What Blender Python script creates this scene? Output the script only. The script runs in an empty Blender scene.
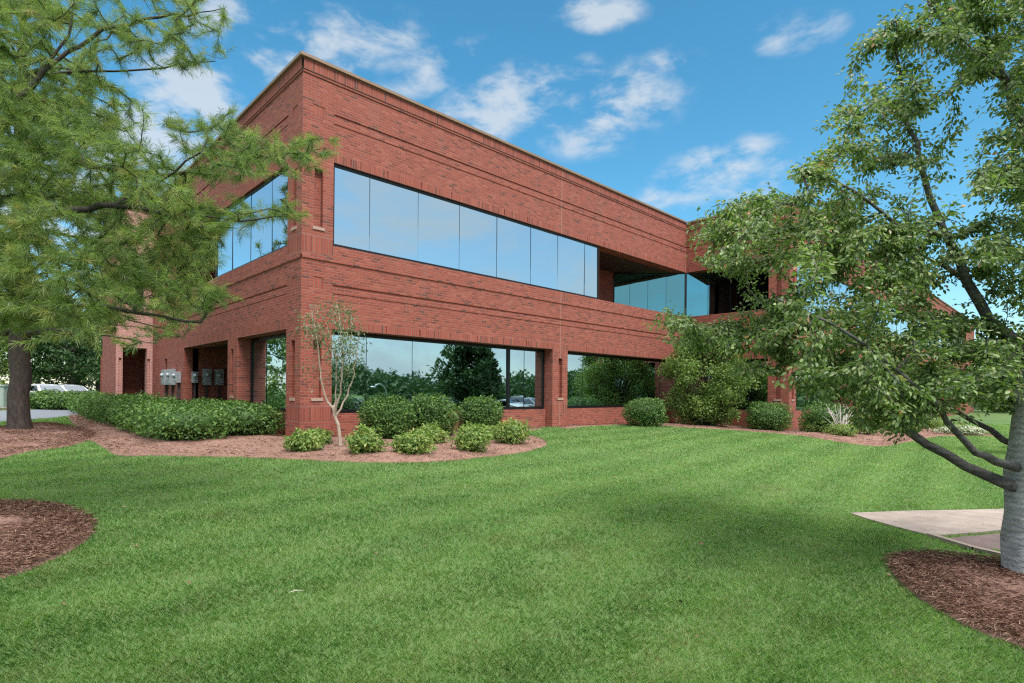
import bpy, math, random
import numpy as np
from mathutils import Matrix, Vector

# ------------------------------------------------------------------ camera, sky, sun, exposure
S = bpy.context.scene
COL = S.collection
F_PX, YAW, ROLL, PY = 554.06, 0.7695, 0.0098, 391.96
CAM = np.array([-5.61, -13.11, 1.20])
cam = bpy.data.cameras.new('camera')
cam.sensor_width = 36.0
cam.lens = F_PX * 36 / 1024
cam.shift_y = (PY - 341.5) / 1024
cam.clip_end = 2000
cam.clip_start = 0.05
co = bpy.data.objects.new('camera', cam)
COL.objects.link(co)
co.matrix_world = Matrix.Translation(Vector(CAM)) @ Matrix.Rotation(-YAW, 4, 'Z') @ Matrix.Rotation(math.pi/2, 4, 'X') @ Matrix.Rotation(ROLL, 4, 'Z')
S.camera = co
S.view_settings.view_transform = 'Standard'
S.view_settings.look = 'None'
S.view_settings.gamma = 1
S.view_settings.exposure = 1.75
S.cycles.use_denoising = False
S.cycles.use_adaptive_sampling = False
S.cycles.filter_width = 1.25
S.cycles.sample_clamp_indirect = 4
S.cycles.max_bounces = 6
S.cycles.diffuse_bounces = 3
S.cycles.glossy_bounces = 3
S.cycles.transmission_bounces = 3

FWD = np.array([math.sin(YAW), math.cos(YAW), 0]); RGT = np.array([math.cos(YAW), -math.sin(YAW), 0]); UP = np.array([0, 0, 1.0])

def ray(px, py):
    dx, dy = px-512, py-PY
    c, s = math.cos(ROLL), math.sin(ROLL)
    return FWD + RGT*((dx*c+dy*s)/F_PX) - UP*((-dx*s+dy*c)/F_PX)
def at(px, py, w): return CAM + ray(px, py)*w

SUN_DIR = np.array([-0.12, -0.55, 0.83]); SUN_DIR /= np.linalg.norm(SUN_DIR)
SUN_EL = math.asin(SUN_DIR[2]); SUN_AZ = math.atan2(SUN_DIR[0], SUN_DIR[1])
W = bpy.data.worlds.new('World'); S.world = W; W.use_nodes = True

class NT:
    """small helper round a node tree"""
    def __init__(s, nt): s.nt = nt
    def n(s, typ, props=None, **inp):
        nd = s.nt.nodes.new('ShaderNode'+typ)
        for k, v in (props or {}).items(): setattr(nd, k, v)
        for k, v in inp.items(): s.set(nd, k, v)
        return nd
    def set(s, nd, k, v):
        if k.startswith('i') and k[1:].isdigit(): sk = nd.inputs[int(k[1:])]
        else: sk = nd.inputs[k.replace('_', ' ')]
        if isinstance(v, bpy.types.NodeSocket): s.nt.links.new(v, sk)
        elif isinstance(v, bpy.types.Node): s.nt.links.new(v.outputs[0], sk)
        else: sk.default_value = v
    def m(s, op, a, b=None, c=None, clamp=False):
        nd = s.nt.nodes.new('ShaderNodeMath'); nd.operation = op; nd.use_clamp = clamp
        for i, v in enumerate((a, b, c)):
            if v is not None: s.set(nd, 'i%d' % i, v)
        return nd
    def mix(s, fac, a, b, mode='MIX'):
        nd = s.nt.nodes.new('ShaderNodeMix'); nd.data_type = 'RGBA'; nd.blend_type = mode
        s.set(nd, 'i0', fac); s.set(nd, 'i6', a); s.set(nd, 'i7', b)
        return nd.outputs[2]
    def ramp(s, fac, stops, interp='LINEAR'):
        nd = s.nt.nodes.new('ShaderNodeValToRGB'); cr = nd.color_ramp; cr.interpolation = interp
        while len(cr.elements) < len(stops): cr.elements.new(0.5)
        for e, (p, c) in zip(cr.elements, stops):
            e.position = p; e.color = (*c, 1) if len(c) == 3 else c
        s.set(nd, 'Fac', fac)
        return nd.outputs[0]

def build_world():
    t = NT(W.node_tree); bg = W.node_tree.nodes['Background']
    sky = t.n('TexSky', dict(sky_type='NISHITA', sun_disc=False, sun_elevation=SUN_EL, sun_rotation=SUN_AZ, altitude=200, air_density=1.0, dust_density=0.6, ozone_density=2.5))
    hs = t.n('HueSaturation', None, Saturation=1.28, Value=0.42, Color=sky.outputs[0], Hue=0.478)
    tc = t.n('TexCoord'); d = tc.outputs['Generated']
    def dot(v): return t.n('VectorMath', dict(operation='DOT_PRODUCT'), i0=d, i1=tuple(v)).outputs['Value']
    # real cloud banks, each an ellipse of directions in the sky
    blobs = [((320, 45), 100, 30, 0.10, 1.0), ((250, 25), 60, 26, 0.0, .8), ((500, 105), 75, 26, 0.35, 1.05), ((610, 110), 75, 32, 0.3, .95), ((575, 88), 35, 20, .5, .8),
             ((735, 168), 66, 28, 0.0, .95), ((598, 10), 46, 16, 0, .8), ((675, 60), 30, 12, 0, .75), ((798, 32), 44, 18, .2, .7),
             ((185, 110), 55, 55, 0.0, 1.5), ((120, 200), 130, 90, 0, 1.4), ((40, 310), 160, 70, 0, 1.3), ((430, 70), 60, 18, .3, .7), ((690, 185), 70, 20, .2, .7)]
    total = None
    for (px, py), sx, sy, ang, amp in blobs:
        sx *= 1.3; sy *= 1.5
        c = ray(px, py); k = np.linalg.norm(c); c = c/k
        e1 = ray(px+1, py); e1 = e1/np.linalg.norm(e1)-c; s1 = np.linalg.norm(e1); e1 = e1/s1
        e2 = np.cross(c, e1)
        u = e1*math.cos(ang)+e2*math.sin(ang)*-1; v = np.cross(c, u)
        a = t.m('POWER', t.m('MULTIPLY', dot(u), 1/(sx*s1)), 2.0); b = t.m('POWER', t.m('MULTIPLY', dot(v), 1/(sy*s1)), 2.0)
        front = t.m('GREATER_THAN', dot(c), 0.0)
        g = t.m('MULTIPLY', t.m('SUBTRACT', 1.0, t.m('ADD', a, b), clamp=True), front)
        g = t.m('MULTIPLY', g, amp)
        total = g if total is None else t.m('MAXIMUM', total, g)
    mp = t.n('Mapping', None, Vector=d, Scale=(1, 1, 2.2))
    nz = t.n('TexNoise', None, Vector=mp, Scale=9.5, Detail=9.0, Roughness=.6, Distortion=.18)
    nz2 = t.n('TexNoise', None, Vector=mp, Scale=3.0, Detail=6.0, Roughness=.6, Distortion=.3)
    near = t.m('MULTIPLY', t.m('POWER', total, .7), t.m('MULTIPLY', t.m('SUBTRACT', nz.outputs[0], .36, clamp=True), 4.6))
    near = t.n('MapRange', dict(interpolation_type='SMOOTHSTEP'), Value=near, i1=.12, i2=1.1, i3=0., i4=1.).outputs[0]
    soft = t.m('MULTIPLY', near, .74)
    back = t.n('MapRange', dict(interpolation_type='SMOOTHSTEP'), Value=dot(FWD), i1=.6, i2=.2, i3=0., i4=1.).outputs[0]
    gen = t.n('MapRange', dict(interpolation_type='SMOOTHSTEP'), Value=nz2.outputs[0], i1=.4, i2=.62, i3=.42, i4=.95).outputs[0]
    mask = t.m('MAXIMUM', soft, t.m('MULTIPLY', back, gen))
    col = t.mix(mask, hs.outputs[0], (1.5, 1.6, 1.7, 1))
    # bright cloud sheet added overhead, out of the picture, to give soft even light
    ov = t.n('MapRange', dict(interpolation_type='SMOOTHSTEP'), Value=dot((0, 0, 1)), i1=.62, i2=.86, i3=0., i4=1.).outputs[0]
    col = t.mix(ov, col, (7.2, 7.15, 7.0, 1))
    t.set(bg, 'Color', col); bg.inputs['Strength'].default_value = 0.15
build_world()
sl = bpy.data.lights.new('sun', 'SUN'); sl.energy = 1.15; sl.angle = math.radians(22); sl.color = (1, .96, .9)
so = bpy.data.objects.new('sun', sl); COL.objects.link(so)
so.rotation_euler = Vector(SUN_DIR).to_track_quat('Z', 'Y').to_euler()

# ------------------------------------------------------------------ helpers
rng = np.random.default_rng(7); random.seed(7)

def tag(o, label=None, cat=None, group=None, kind=None):
    if label: o['label'] = label
    if cat: o['category'] = cat
    if group: o['group'] = group
    if kind: o['kind'] = kind
    return o
def empty(name, loc, label, cat, group=None, rz=0):
    o = bpy.data.objects.new(name, None); COL.objects.link(o); o.location = loc; o.rotation_euler = (0, 0, rz)
    o.empty_display_size = .3
    return tag(o, label, cat, group)
def link(name, me, mats, parent=None):
    o = bpy.data.objects.new(name, me); COL.objects.link(o)
    for m in (mats if isinstance(mats, (list, tuple)) else [mats]): me.materials.append(m)
    if parent is not None:
        o.parent = parent
    return o
def copy_tree(o, parent=None):
    c = o.copy(); COL.objects.link(c); c.parent = parent
    for ch in list(o.children): copy_tree(ch, c)
    return c

class MB:
    """collects polygons with uv and material index into one mesh"""
    def __init__(s): s.v = []; s.f = []; s.uv = []; s.mi = []; s.sm = []
    def poly(s, pts, uv=None, mi=0, smooth=False):
        i = len(s.v); s.v += [tuple(map(float, p)) for p in pts]; s.f.append(tuple(range(i, i+len(pts))))
        s.uv += uv if uv else [(p[0]+p[1], p[2]) for p in pts]; s.mi.append(mi); s.sm.append(smooth)
    def box(s, lo, hi, mi=0, M=None):
        x0, y0, z0 = lo; x1, y1, z1 = hi
        P = lambda x, y, z: (x, y, z) if M is None else tuple(M @ Vector((x, y, z)))
        for ax, q in (('y', [(x0,y0,z0),(x1,y0,z0),(x1,y0,z1),(x0,y0,z1)]), ('y', [(x1,y1,z0),(x0,y1,z0),(x0,y1,z1),(x1,y1,z1)]),
                      ('x', [(x0,y1,z0),(x0,y0,z0),(x0,y0,z1),(x0,y1,z1)]), ('x', [(x1,y0,z0),(x1,y1,z0),(x1,y1,z1),(x1,y0,z1)]),
                      ('z', [(x0,y0,z1),(x1,y0,z1),(x1,y1,z1),(x0,y1,z1)]), ('z', [(x0,y1,z0),(x1,y1,z0),(x1,y0,z0),(x0,y0,z0)])):
            uv = [(p[0], p[2]) if ax == 'y' else (p[1], p[2]) if ax == 'x' else (p[0], p[1]) for p in q]
            s.poly([P(*p) for p in q], uv, mi)
    def tube(s, pts, rad, n=7, mi=0, cap=True):
        pts = [np.array(p, float) for p in pts]; rings = []
        ref = np.array([.31, .77, .55])
        base = len(s.v); k = len(pts); vl = 0
        for i, p in enumerate(pts):
            d = pts[min(i+1, k-1)]-pts[max(i-1, 0)]; d = d/(np.linalg.norm(d)+1e-9)
            a = np.cross(d, ref); a /= np.linalg.norm(a)+1e-9; b = np.cross(d, a)
            if i: vl += np.linalg.norm(p-pts[i-1])
            for j in range(n):
                th = 2*math.pi*j/n
                s.v.append(tuple(p+(a*math.cos(th)+b*math.sin(th))*rad[i]))
            rings.append(vl)
        for i in range(k-1):
            for j in range(n):
                j2 = (j+1) % n
                s.f.append((base+i*n+j, base+i*n+j2, base+(i+1)*n+j2, base+(i+1)*n+j)); s.mi.append(mi); s.sm.append(True)
                s.uv += [(j/n, rings[i]), ((j+1)/n, rings[i]), ((j+1)/n, rings[i+1]), (j/n, rings[i+1])]
        if cap:
            for i in (0, k-1):
                s.f.append(tuple(base+i*n+j for j in range(n))); s.mi.append(mi); s.sm.append(False); s.uv += [(0, 0)]*n
    def lathe(s, prof, c=(0, 0, 0), n=16, mi=0, M=None):
        base = len(s.v)
        for r, z in prof:
            for j in range(n):
                th = 2*math.pi*j/n; p = (c[0]+r*math.cos(th), c[1]+r*math.sin(th), c[2]+z)
                s.v.append(p if M is None else tuple(M @ Vector(p)))
        for i in range(len(prof)-1):
            for j in range(n):
                j2 = (j+1) % n; s.f.append((base+i*n+j, base+i*n+j2, base+(i+1)*n+j2, base+(i+1)*n+j)); s.mi.append(mi); s.sm.append(True); s.uv += [(0, 0)]*4
    def mesh(s, name):
        me = bpy.data.meshes.new(name); me.from_pydata(s.v, [], s.f)
        uvl = me.uv_layers.new(name='UVMap'); uvl.data.foreach_set('uv', np.array(s.uv, dtype=np.float32).ravel())
        me.polygons.foreach_set('material_index', np.array(s.mi, dtype=np.int32)); me.polygons.foreach_set('use_smooth', np.array(s.sm, dtype=bool))
        me.update(); return me
    def build(s, name, mats, parent=None): return link(name, s.mesh(name), mats, parent)

def np_mesh(name, V, Fl, tint=None, smooth=False):
    """V (n,3); Fl list of (k,m) index arrays; tint per vertex"""
    me = bpy.data.meshes.new(name); V = np.asarray(V, dtype=np.float32)
    me.vertices.add(len(V)); me.vertices.foreach_set('co', V.ravel())
    loops = np.concatenate([f.ravel() for f in Fl]); sizes = np.concatenate([np.full(len(f), f.shape[1]) for f in Fl])
    me.loops.add(len(loops)); me.loops.foreach_set('vertex_index', loops.astype(np.int32))
    me.polygons.add(len(sizes)); st = np.concatenate([[0], np.cumsum(sizes)[:-1]])
    me.polygons.foreach_set('loop_start', st.astype(np.int32)); me.polygons.foreach_set('loop_total', sizes.astype(np.int32))
    if smooth: me.polygons.foreach_set('use_smooth', np.ones(len(sizes), dtype=bool))
    if tint is not None:
        at_ = me.attributes.new('tint', 'FLOAT', 'POINT'); at_.data.foreach_set('value', np.asarray(tint, dtype=np.float32))
    me.update(calc_edges=True); me.validate(); return me

def unit(a): return a/(np.linalg.norm(a, axis=-1, keepdims=True)+1e-9)
def noise3(p, seed=0, f=1.0):
    """cheap smooth pseudo noise, about -1..1"""
    p = np.asarray(p)*f; r = np.random.default_rng(seed); o = 0
    for k in range(5):
        d = r.normal(size=p.shape[-1]); d /= np.linalg.norm(d); o = o+np.sin(p@d*(1+.45*k)*2+r.uniform(0, 6.28))
    return o/2.6

def leaf_mesh(name, P, D, N, L, Wd, fold=.35, fine=True, tint=None, droop=.15, curl=0.0):
    """one leaf per row: base P, direction D, face normal N, length L, width Wd"""
    n = len(P); D = unit(D); N = unit(N-D*np.sum(N*D, 1)[:, None]); B = np.cross(D, N)
    L = np.broadcast_to(L, n)[:, None]; Wd = np.broadcast_to(Wd, n)[:, None]
    dr = N*(-droop)*L
    if fine:
        pts = [P, P+D*L*.28+B*Wd*.42+N*Wd*fold*.45, P+D*L*.62+B*Wd*.42+N*Wd*fold*.45+dr*.3, P+D*L+dr, P+D*L*.62-B*Wd*.42+N*Wd*fold*.45+dr*.3, P+D*L*.28-B*Wd*.42+N*Wd*fold*.45]
        V = np.stack(pts, 1).reshape(-1, 3); b = np.arange(n)*6
        Fl = [np.stack([b, b+1, b+2, b+3], 1), np.stack([b, b+3, b+4, b+5], 1)]; k = 6
    else:
        pts = [P, P+D*L*.5+B*Wd*.5+N*Wd*fold*.5, P+D*L+dr, P+D*L*.5-B*Wd*.5+N*Wd*fold*.5]
        V = np.stack(pts, 1).reshape(-1, 3); b = np.arange(n)*4
        Fl = [np.stack([b, b+1, b+2], 1), np.stack([b, b+2, b+3], 1)]; k = 4
    t = np.repeat(tint if tint is not None else rng.random(n), k)
    return V, Fl, t
def join(parts):
    V = []; Fl = []; T = []; o = 0
    for v, f, t in parts:
        V.append(v); T.append(t); Fl += [q+o for q in f]; o += len(v)
    return np.concatenate(V), Fl, np.concatenate(T)

# ------------------------------------------------------------------ materials
def new_mat(name):
    m = bpy.data.materials.new(name); m.use_nodes = True; t = NT(m.node_tree); return m, t, m.node_tree.nodes['Principled BSDF']
def plain(name, c, rough=.6, metal=0.0, var=.12, scale=6.0, bump=0.0):
    m, t, b = new_mat(name); tc = t.n('TexCoord')
    nz = t.n('TexNoise', None, Vector=tc.outputs['Object'], Scale=scale, Detail=5.0, Roughness=.6)
    c1 = tuple(x*(1-var*1.6) for x in c)+(1,); c2 = tuple(min(1, x*(1+var*1.6)) for x in c)+(1,)
    t.set(b, 'Base Color', t.mix(nz.outputs[0], c1, c2)); b.inputs['Roughness'].default_value = rough; b.inputs['Metallic'].default_value = metal
    if bump:
        bp = t.n('Bump', None, Height=nz.outputs[0], Strength=bump, Distance=.02); t.set(b, 'Normal', bp)
    return m
def brick_mat(name, cols, mortar, bw=.205, rh=.0685, ms=.0095, offset=.5):
    m, t, b = new_mat(name); uv = t.n('UVMap')
    br = t.n('TexBrick', dict(offset=offset), Vector=uv, Color1=(0, 0, 0, 1), Color2=(1, 1, 1, 1), Mortar=(.5, .5, .5, 1), Scale=1.0, Mortar_Size=ms, Mortar_Smooth=.25, Brick_Width=bw, Row_Height=rh)
    lo = t.n('TexNoise', None, Vector=uv, Scale=.55, Detail=4.0, Roughness=.6)
    fi = t.n('TexNoise', None, Vector=uv, Scale=26.0, Detail=3.0)
    k = t.m('ADD', br.outputs['Color'], t.m('MULTIPLY', t.m('SUBTRACT', fi.outputs[0], .5), .5))
    c = t.ramp(k, [(0.0, cols[0]), (.10, cols[1]), (.45, cols[2]), (.8, cols[3]), (1.0, cols[4])])
    c = t.mix(t.n('MapRange', None, Value=lo.outputs[0], i1=.3, i2=.7, i3=0., i4=.55).outputs[0], c, (.88, .84, .83, 1), 'MULTIPLY')
    # rain streaks and dust
    mp = t.n('Mapping', None, Vector=uv, Scale=(2.2, .18, 1)); st = t.n('TexNoise', None, Vector=mp, Scale=1.6, Detail=5.0)
    c = t.mix(t.n('MapRange', None, Value=st.outputs[0], i1=.55, i2=.8, i3=0., i4=.35).outputs[0], c, (.24, .15, .12, 1))
    c = t.mix(br.outputs['Fac'], c, (*mortar, 1))
    t.set(b, 'Base Color', c); b.inputs['Roughness'].default_value = .85
    bp = t.n('Bump', None, Height=t.m('SUBTRACT', t.m('MULTIPLY', fi.outputs[0], .25), br.outputs['Fac']), Strength=.6, Distance=.012); t.set(b, 'Normal', bp)
    return m
BC = [(.125, .045, .033), (.25, .055, .034), (.315, .069, .041), (.345, .079, .047), (.39, .107, .068)]
MORT = (.275, .13, .105)
M_BRICK = brick_mat('red_brick', BC, MORT)
M_SOLD = brick_mat('soldier_course_brick', BC, MORT, offset=0.0)
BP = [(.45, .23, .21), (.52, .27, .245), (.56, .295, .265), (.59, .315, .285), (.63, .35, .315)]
M_SUNLIT = brick_mat('sunlit_pink_brick', BP, (.42, .22, .18))  # brick lightened so its colour carries the sunlight on the bay faces
M_COPING = plain('beige_metal_coping', (.29, .19, .125), .5, .2, .08, 3)
M_FRAME = plain('dark_bronze_frame', (.02, .019, .02), .35, .5, .1)
M_JOINT = plain('sealant_joint', (.34, .18, .14), .8)
M_SILL = plain('light_sill_stone', (.42, .28, .22), .8)
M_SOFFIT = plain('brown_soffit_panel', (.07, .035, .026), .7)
M_ROOF = plain('roof_gravel', (.3, .29, .27), .9)
def glass_mat(name, tint, wav=.02):
    m, t, b = new_mat(name); tc = t.n('TexCoord')
    t.set(b, 'Base Color', (*tint, 1)); b.inputs['Metallic'].default_value = 1.0; b.inputs['Roughness'].default_value = .015
    nz = t.n('TexNoise', None, Vector=tc.outputs['Object'], Scale=.9, Detail=1.0)
    t.set(b, 'Normal', t.n('Bump', None, Height=nz.outputs[0], Strength=wav, Distance=.15)); return m
M_GLASS = glass_mat('blue_mirror_glass', (.51, .65, .715))
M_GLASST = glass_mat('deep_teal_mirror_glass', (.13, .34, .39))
M_GLASSL = glass_mat('teal_mirror_glass', (.47, .64, .68))

def foliage(name, stops, trans=.3, rough=.5, spec=.4, under=1.25, nscale=.6, namp=.5):
    """leaf material: colour by a per-leaf value and slow drift from branch to branch"""
    m, t, b = new_mat(name); out = m.node_tree.nodes['Material Output']
    a = t.n('Attribute', dict(attribute_name='tint')); tc = t.n('TexCoord')
    nz = t.n('TexNoise', None, Vector=tc.outputs['Object'], Scale=nscale, Detail=3.0)
    k = t.m('ADD', a.outputs['Fac'], t.m('MULTIPLY', t.m('SUBTRACT', nz.outputs[0], .5), namp), clamp=True)
    c = t.ramp(k, stops)
    g = t.n('NewGeometry'); cu = t.mix(1.0, c, (under, under, under*1.05, 1), 'MULTIPLY')
    c2 = t.mix(g.outputs['Backfacing'], c, cu)
    t.set(b, 'Base Color', c2); b.inputs['Roughness'].default_value = rough; b.inputs['Specular IOR Level'].default_value = spec
    tr = t.n('BsdfTranslucent', None, Color=t.mix(1.0, c, (1.5, 1.7, .8, 1), 'MULTIPLY'))
    mx = t.n('MixShader', None, i0=trans, i1=b.outputs[0], i2=tr.outputs[0]); t.set(out, 'Surface', mx)
    return m
M_LEAF = foliage('broad_leaf', [(0, (.045, .09, .026)), (.45, (.115, .18, .05)), (.8, (.215, .285, .095)), (.95, (.32, .35, .16)), (1, (.4, .2, .11))], .32, .42, .5, 1.5, 1.2)
M_PINE = foliage('white_pine_needle', [(0, (.085, .15, .055)), (.5, (.185, .265, .08)), (.85, (.29, .36, .12)), (1, (.34, .28, .11))], .35, .45, .3, 1.0, .9, .7)
M_HEDGE = foliage('hedge_leaf', [(0, (.032, .075, .018)), (.6, (.085, .17, .036)), (1, (.18, .29, .065))], .22, .5, .35, 1.2, 1.5)
M_LIME = foliage('lime_shrub_leaf', [(0, (.09, .17, .04)), (.6, (.2, .29, .07)), (1, (.36, .36, .11))], .3, .5, .4, 1.15, 3)
M_OLIVE = foliage('olive_leaf', [(0, (.07, .13, .03)), (.6, (.15, .23, .05)), (1, (.24, .31, .08))], .3, .5, .4, 1.2, 1)
M_GREY = foliage('grey_green_leaf', [(0, (.06, .11, .05)), (.6, (.12, .18, .09)), (1, (.2, .24, .14))], .3, .5, .4, 1.2, 2)
M_WOOD = foliage('woodland_leaf', [(0, (.02, .05, .018)), (.6, (.04, .09, .028)), (1, (.075, .135, .045))], .2, .6, .3, 1.1, .08, .6)
M_FLOWER = foliage('pale_flower', [(0, (.1, .16, .06)), (.4, (.2, .24, .12)), (.6, (.6, .6, .52)), (1, (.75, .73, .68))], .2, .6, .3, 1.0, 2)

def bark(name, c1, c2, band=0.0, scale=9.0, stretch=.25):
    m, t, b = new_mat(name); tc = t.n('TexCoord')
    mp = t.n('Mapping', None, Vector=tc.outputs['Object'], Scale=(1, 1, stretch))
    nz = t.n('TexNoise', None, Vector=mp, Scale=scale, Detail=8.0, Roughness=.65, Distortion=.4)
    k = nz.outputs[0]
    if band:
        wv = t.n('TexWave', dict(bands_direction='Z'), Vector=tc.outputs['Object'], Scale=6.0, Distortion=3.5, Detail=4.0, Detail_Scale=2.5)
        k = t.m('ADD', t.m('MULTIPLY', k, 1-band), t.m('MULTIPLY', wv.outputs[0], band))
    t.set(b, 'Base Color', t.ramp(k, [(.3, c1), (.62, c2)])); b.inputs['Roughness'].default_value = .85
    t.set(b, 'Normal', t.n('Bump', None, Height=k, Strength=.7, Distance=.03)); return m
M_BARKP = bark('pine_bark', (.018, .013, .011), (.085, .062, .052), 0, 14, .3)
M_BARKG = bark('smooth_grey_bark', (.2, .2, .2), (.42, .425, .43), .12, 8, 2.2)
M_BARKL = bark('limb_bark', (.035, .03, .028), (.13, .12, .115), .1, 9, 1.2)
M_BARKY = bark('pale_crape_bark', (.28, .2, .15), (.5, .4, .32), 0, 12, .5)
M_BARKD = bark('dark_twig_bark', (.018, .014, .012), (.06, .045, .036), 0, 14, .5)

# ------------------------------------------------------------------ terrain
CTRL = np.array([(0, 0, 0), (5, 0, 0), (9, 0, -.03), (14, -1, -.08), (18, -2, -.2), (18.5, -4.7, -.33), (24, -5, -.45), (32, -5, -.55), (0, -3, -.03), (5, -3, -.1), (10, -4, -.2),
    (-5.6, -13.1, -.40), (-3.5, -10.9, -.40), (-4.7, -5.6, -.28), (-7, -3, -.12), (-4.7, 7.6, 0.02), (-10, 5, 0), (0, 10, .02), (-3.6, 18, -.02), (-3, 15, 0), (-10, 20, -.05), (0, 30, 0), (-20, 40, 0),
    (1.5, -12.6, -.45), (4, -10.6, -.58), (6, -12, -.6), (8, -14, -.66), (5, -7, -.36), (12, -10, -.5), (20, -12, -.62), (30, -15, -.7), (0, -8, -.3), (-2, -6, -.22),
    (0, -20, -.6), (10, -25, -.8), (-10, -22, -.6), (25, -30, -.9), (-20, -5, -.2), (-20, -20, -.4), (40, -40, -1), (10, 30, 0), (30, 10, -.3), (50, -10, -.8)], float)
def G(x, y):
    x = np.asarray(x, float); y = np.asarray(y, float); sh = x.shape; x = x.ravel(); y = y.ravel(); out = np.zeros_like(x)
    for i in range(0, len(x), 20000):
        d2 = (x[i:i+20000, None]-CTRL[:, 0])**2+(y[i:i+20000, None]-CTRL[:, 1])**2
        w = 1/(d2+1.2)**1.6
        out[i:i+20000] = (w*CTRL[:, 2]).sum(1)/w.sum(1)
    return out.reshape(sh)
def g1(x, y): return float(G(np.array([x]), np.array([y]))[0])
def gp(px, py, lift=0):
    """point of the ground seen along a direction from the eye"""
    d = ray(px, py); z = -.3
    for _ in range(12):
        w = (z-CAM[2])/d[2]; p = CAM+d*w; z = .5*z+.5*g1(p[0], p[1])
    p = CAM+d*((z-CAM[2])/d[2]); p[2] = z+lift; return p
def gw(px, w):
    """ground point under image column px at forward distance w"""
    p = CAM+FWD*w+RGT*((px-512)/F_PX*w); p[2] = g1(p[0], p[1]); return p
def inpoly(x, y, P):
    r = np.zeros(x.shape, bool); n = len(P)
    for i in range(n):
        x0, y0 = P[i][:2]; x1, y1 = P[(i+1) % n][:2]
        if y0 == y1: continue
        r ^= ((y0 > y) != (y1 > y)) & (x < (x1-x0)*(y-y0)/(y1-y0)+x0)
    return r
def smooth_poly(P, k=5):
    """Catmull-Rom through the outline"""
    P = [np.array(p[:2]) for p in P]; n = len(P); o = []
    for i in range(n):
        a, b, c, d = P[i-1], P[i], P[(i+1) % n], P[(i+2) % n]
        for j in range(k):
            t = j/k; o.append(.5*((2*b)+(-a+c)*t+(2*a-5*b+4*c-d)*t*t+(-a+3*b-3*c+d)*t**3))
    return o

gx = np.concatenate([np.linspace(-600, -40, 15), np.arange(-38, 44, .5), np.linspace(46, 600, 15)])
gy = np.concatenate([np.linspace(-600, -40, 15), np.arange(-38, 44, .5), np.linspace(46, 600, 15)])
XX, YY = np.meshgrid(gx, gy, indexing='ij'); ZZ = G(XX, YY)
ni, nj = XX.shape; idx = np.arange(ni*nj).reshape(ni, nj)
me = np_mesh('ground', np.stack([XX, YY, ZZ], -1).reshape(-1, 3), [np.stack([idx[:-1, :-1], idx[1:, :-1], idx[1:, 1:], idx[:-1, 1:]], -1).reshape(-1, 4)], smooth=True)
def ground_mat():
    m, t, b = new_mat('turf_soil'); tc = t.n('TexCoord')
    n1 = t.n('TexNoise', None, Vector=tc.outputs['Object'], Scale=.35, Detail=5.0); n2 = t.n('TexNoise', None, Vector=tc.outputs['Object'], Scale=14.0, Detail=6.0, Roughness=.7)
    k = t.m('ADD', t.m('MULTIPLY', n1.outputs[0], .5), t.m('MULTIPLY', n2.outputs[0], .5))
    t.set(b, 'Base Color', t.ramp(k, [(.3, (.045, .09, .024)), (.5, (.08, .145, .036)), (.7, (.115, .17, .05))])); b.inputs['Roughness'].default_value = .95
    t.set(b, 'Normal', t.n('Bump', None, Height=n2.outputs[0], Strength=.8, Distance=.05)); return m
tag(link('ground', me, ground_mat()), 'gently sloping soil and turf around the brick building', 'ground', kind='structure')

# flat areas drawn as outlines on the ground --------------------------------
def sheet(name, poly, mat, lift, label, cat, kind='structure', step=.25, mound=0.0, edge=0.0):
    """ground-hugging sheet with a short rim, filled on a grid clipped to the outline"""
    import bmesh
    bm = bmesh.new(); P = [np.array(p[:2]) for p in poly]
    f = bm.faces.new([bm.verts.new((p[0], p[1], 0)) for p in P])
    x0, x1 = min(p[0] for p in P), max(p[0] for p in P); y0, y1 = min(p[1] for p in P), max(p[1] for p in P)
    for v in np.arange(x0+step*.5, x1, step):
        bmesh.ops.bisect_plane(bm, geom=bm.verts[:]+bm.edges[:]+bm.faces[:], plane_co=(v, 0, 0), plane_no=(1, 0, 0))
    for v in np.arange(y0+step*.5, y1, step):
        bmesh.ops.bisect_plane(bm, geom=bm.verts[:]+bm.edges[:]+bm.faces[:], plane_co=(0, v, 0), plane_no=(0, 1, 0))
    bmesh.ops.triangulate(bm, faces=bm.faces[:])
    bm.verts.ensure_lookup_table(); xy = np.array([v.co[:2] for v in bm.verts]); z = G(xy[:, 0], xy[:, 1])
    Pa = np.array(P); d = np.full(len(xy), 9.0)
    for i in range(len(Pa)):
        a, b = Pa[i], Pa[(i+1) % len(Pa)]; ab = b-a; t = np.clip(((xy-a)@ab)/(ab@ab+1e-9), 0, 1)
        d = np.minimum(d, np.linalg.norm(xy-(a+t[:, None]*ab), axis=1))
    up = lift+mound*np.minimum(d/.6, 1)**.7*(1+.35*noise3(xy, 3, 1.7))
    for v, zz, u in zip(bm.verts, z, up): v.co.z = zz+u
    be = [e for e in bm.edges if e.is_boundary]
    r = bmesh.ops.extrude_edge_only(bm, edges=be)
    for v in r['geom']:
        if isinstance(v, bmesh.types.BMVert): v.co.z -= lift+.12
    bmesh.ops.recalc_face_normals(bm, faces=bm.faces[:])
    me = bpy.data.meshes.new(name); bm.to_mesh(me); bm.free()
    for p in me.polygons: p.use_smooth = mound > 0
    return tag(link(name, me, mat), label, cat, kind=kind)

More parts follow.
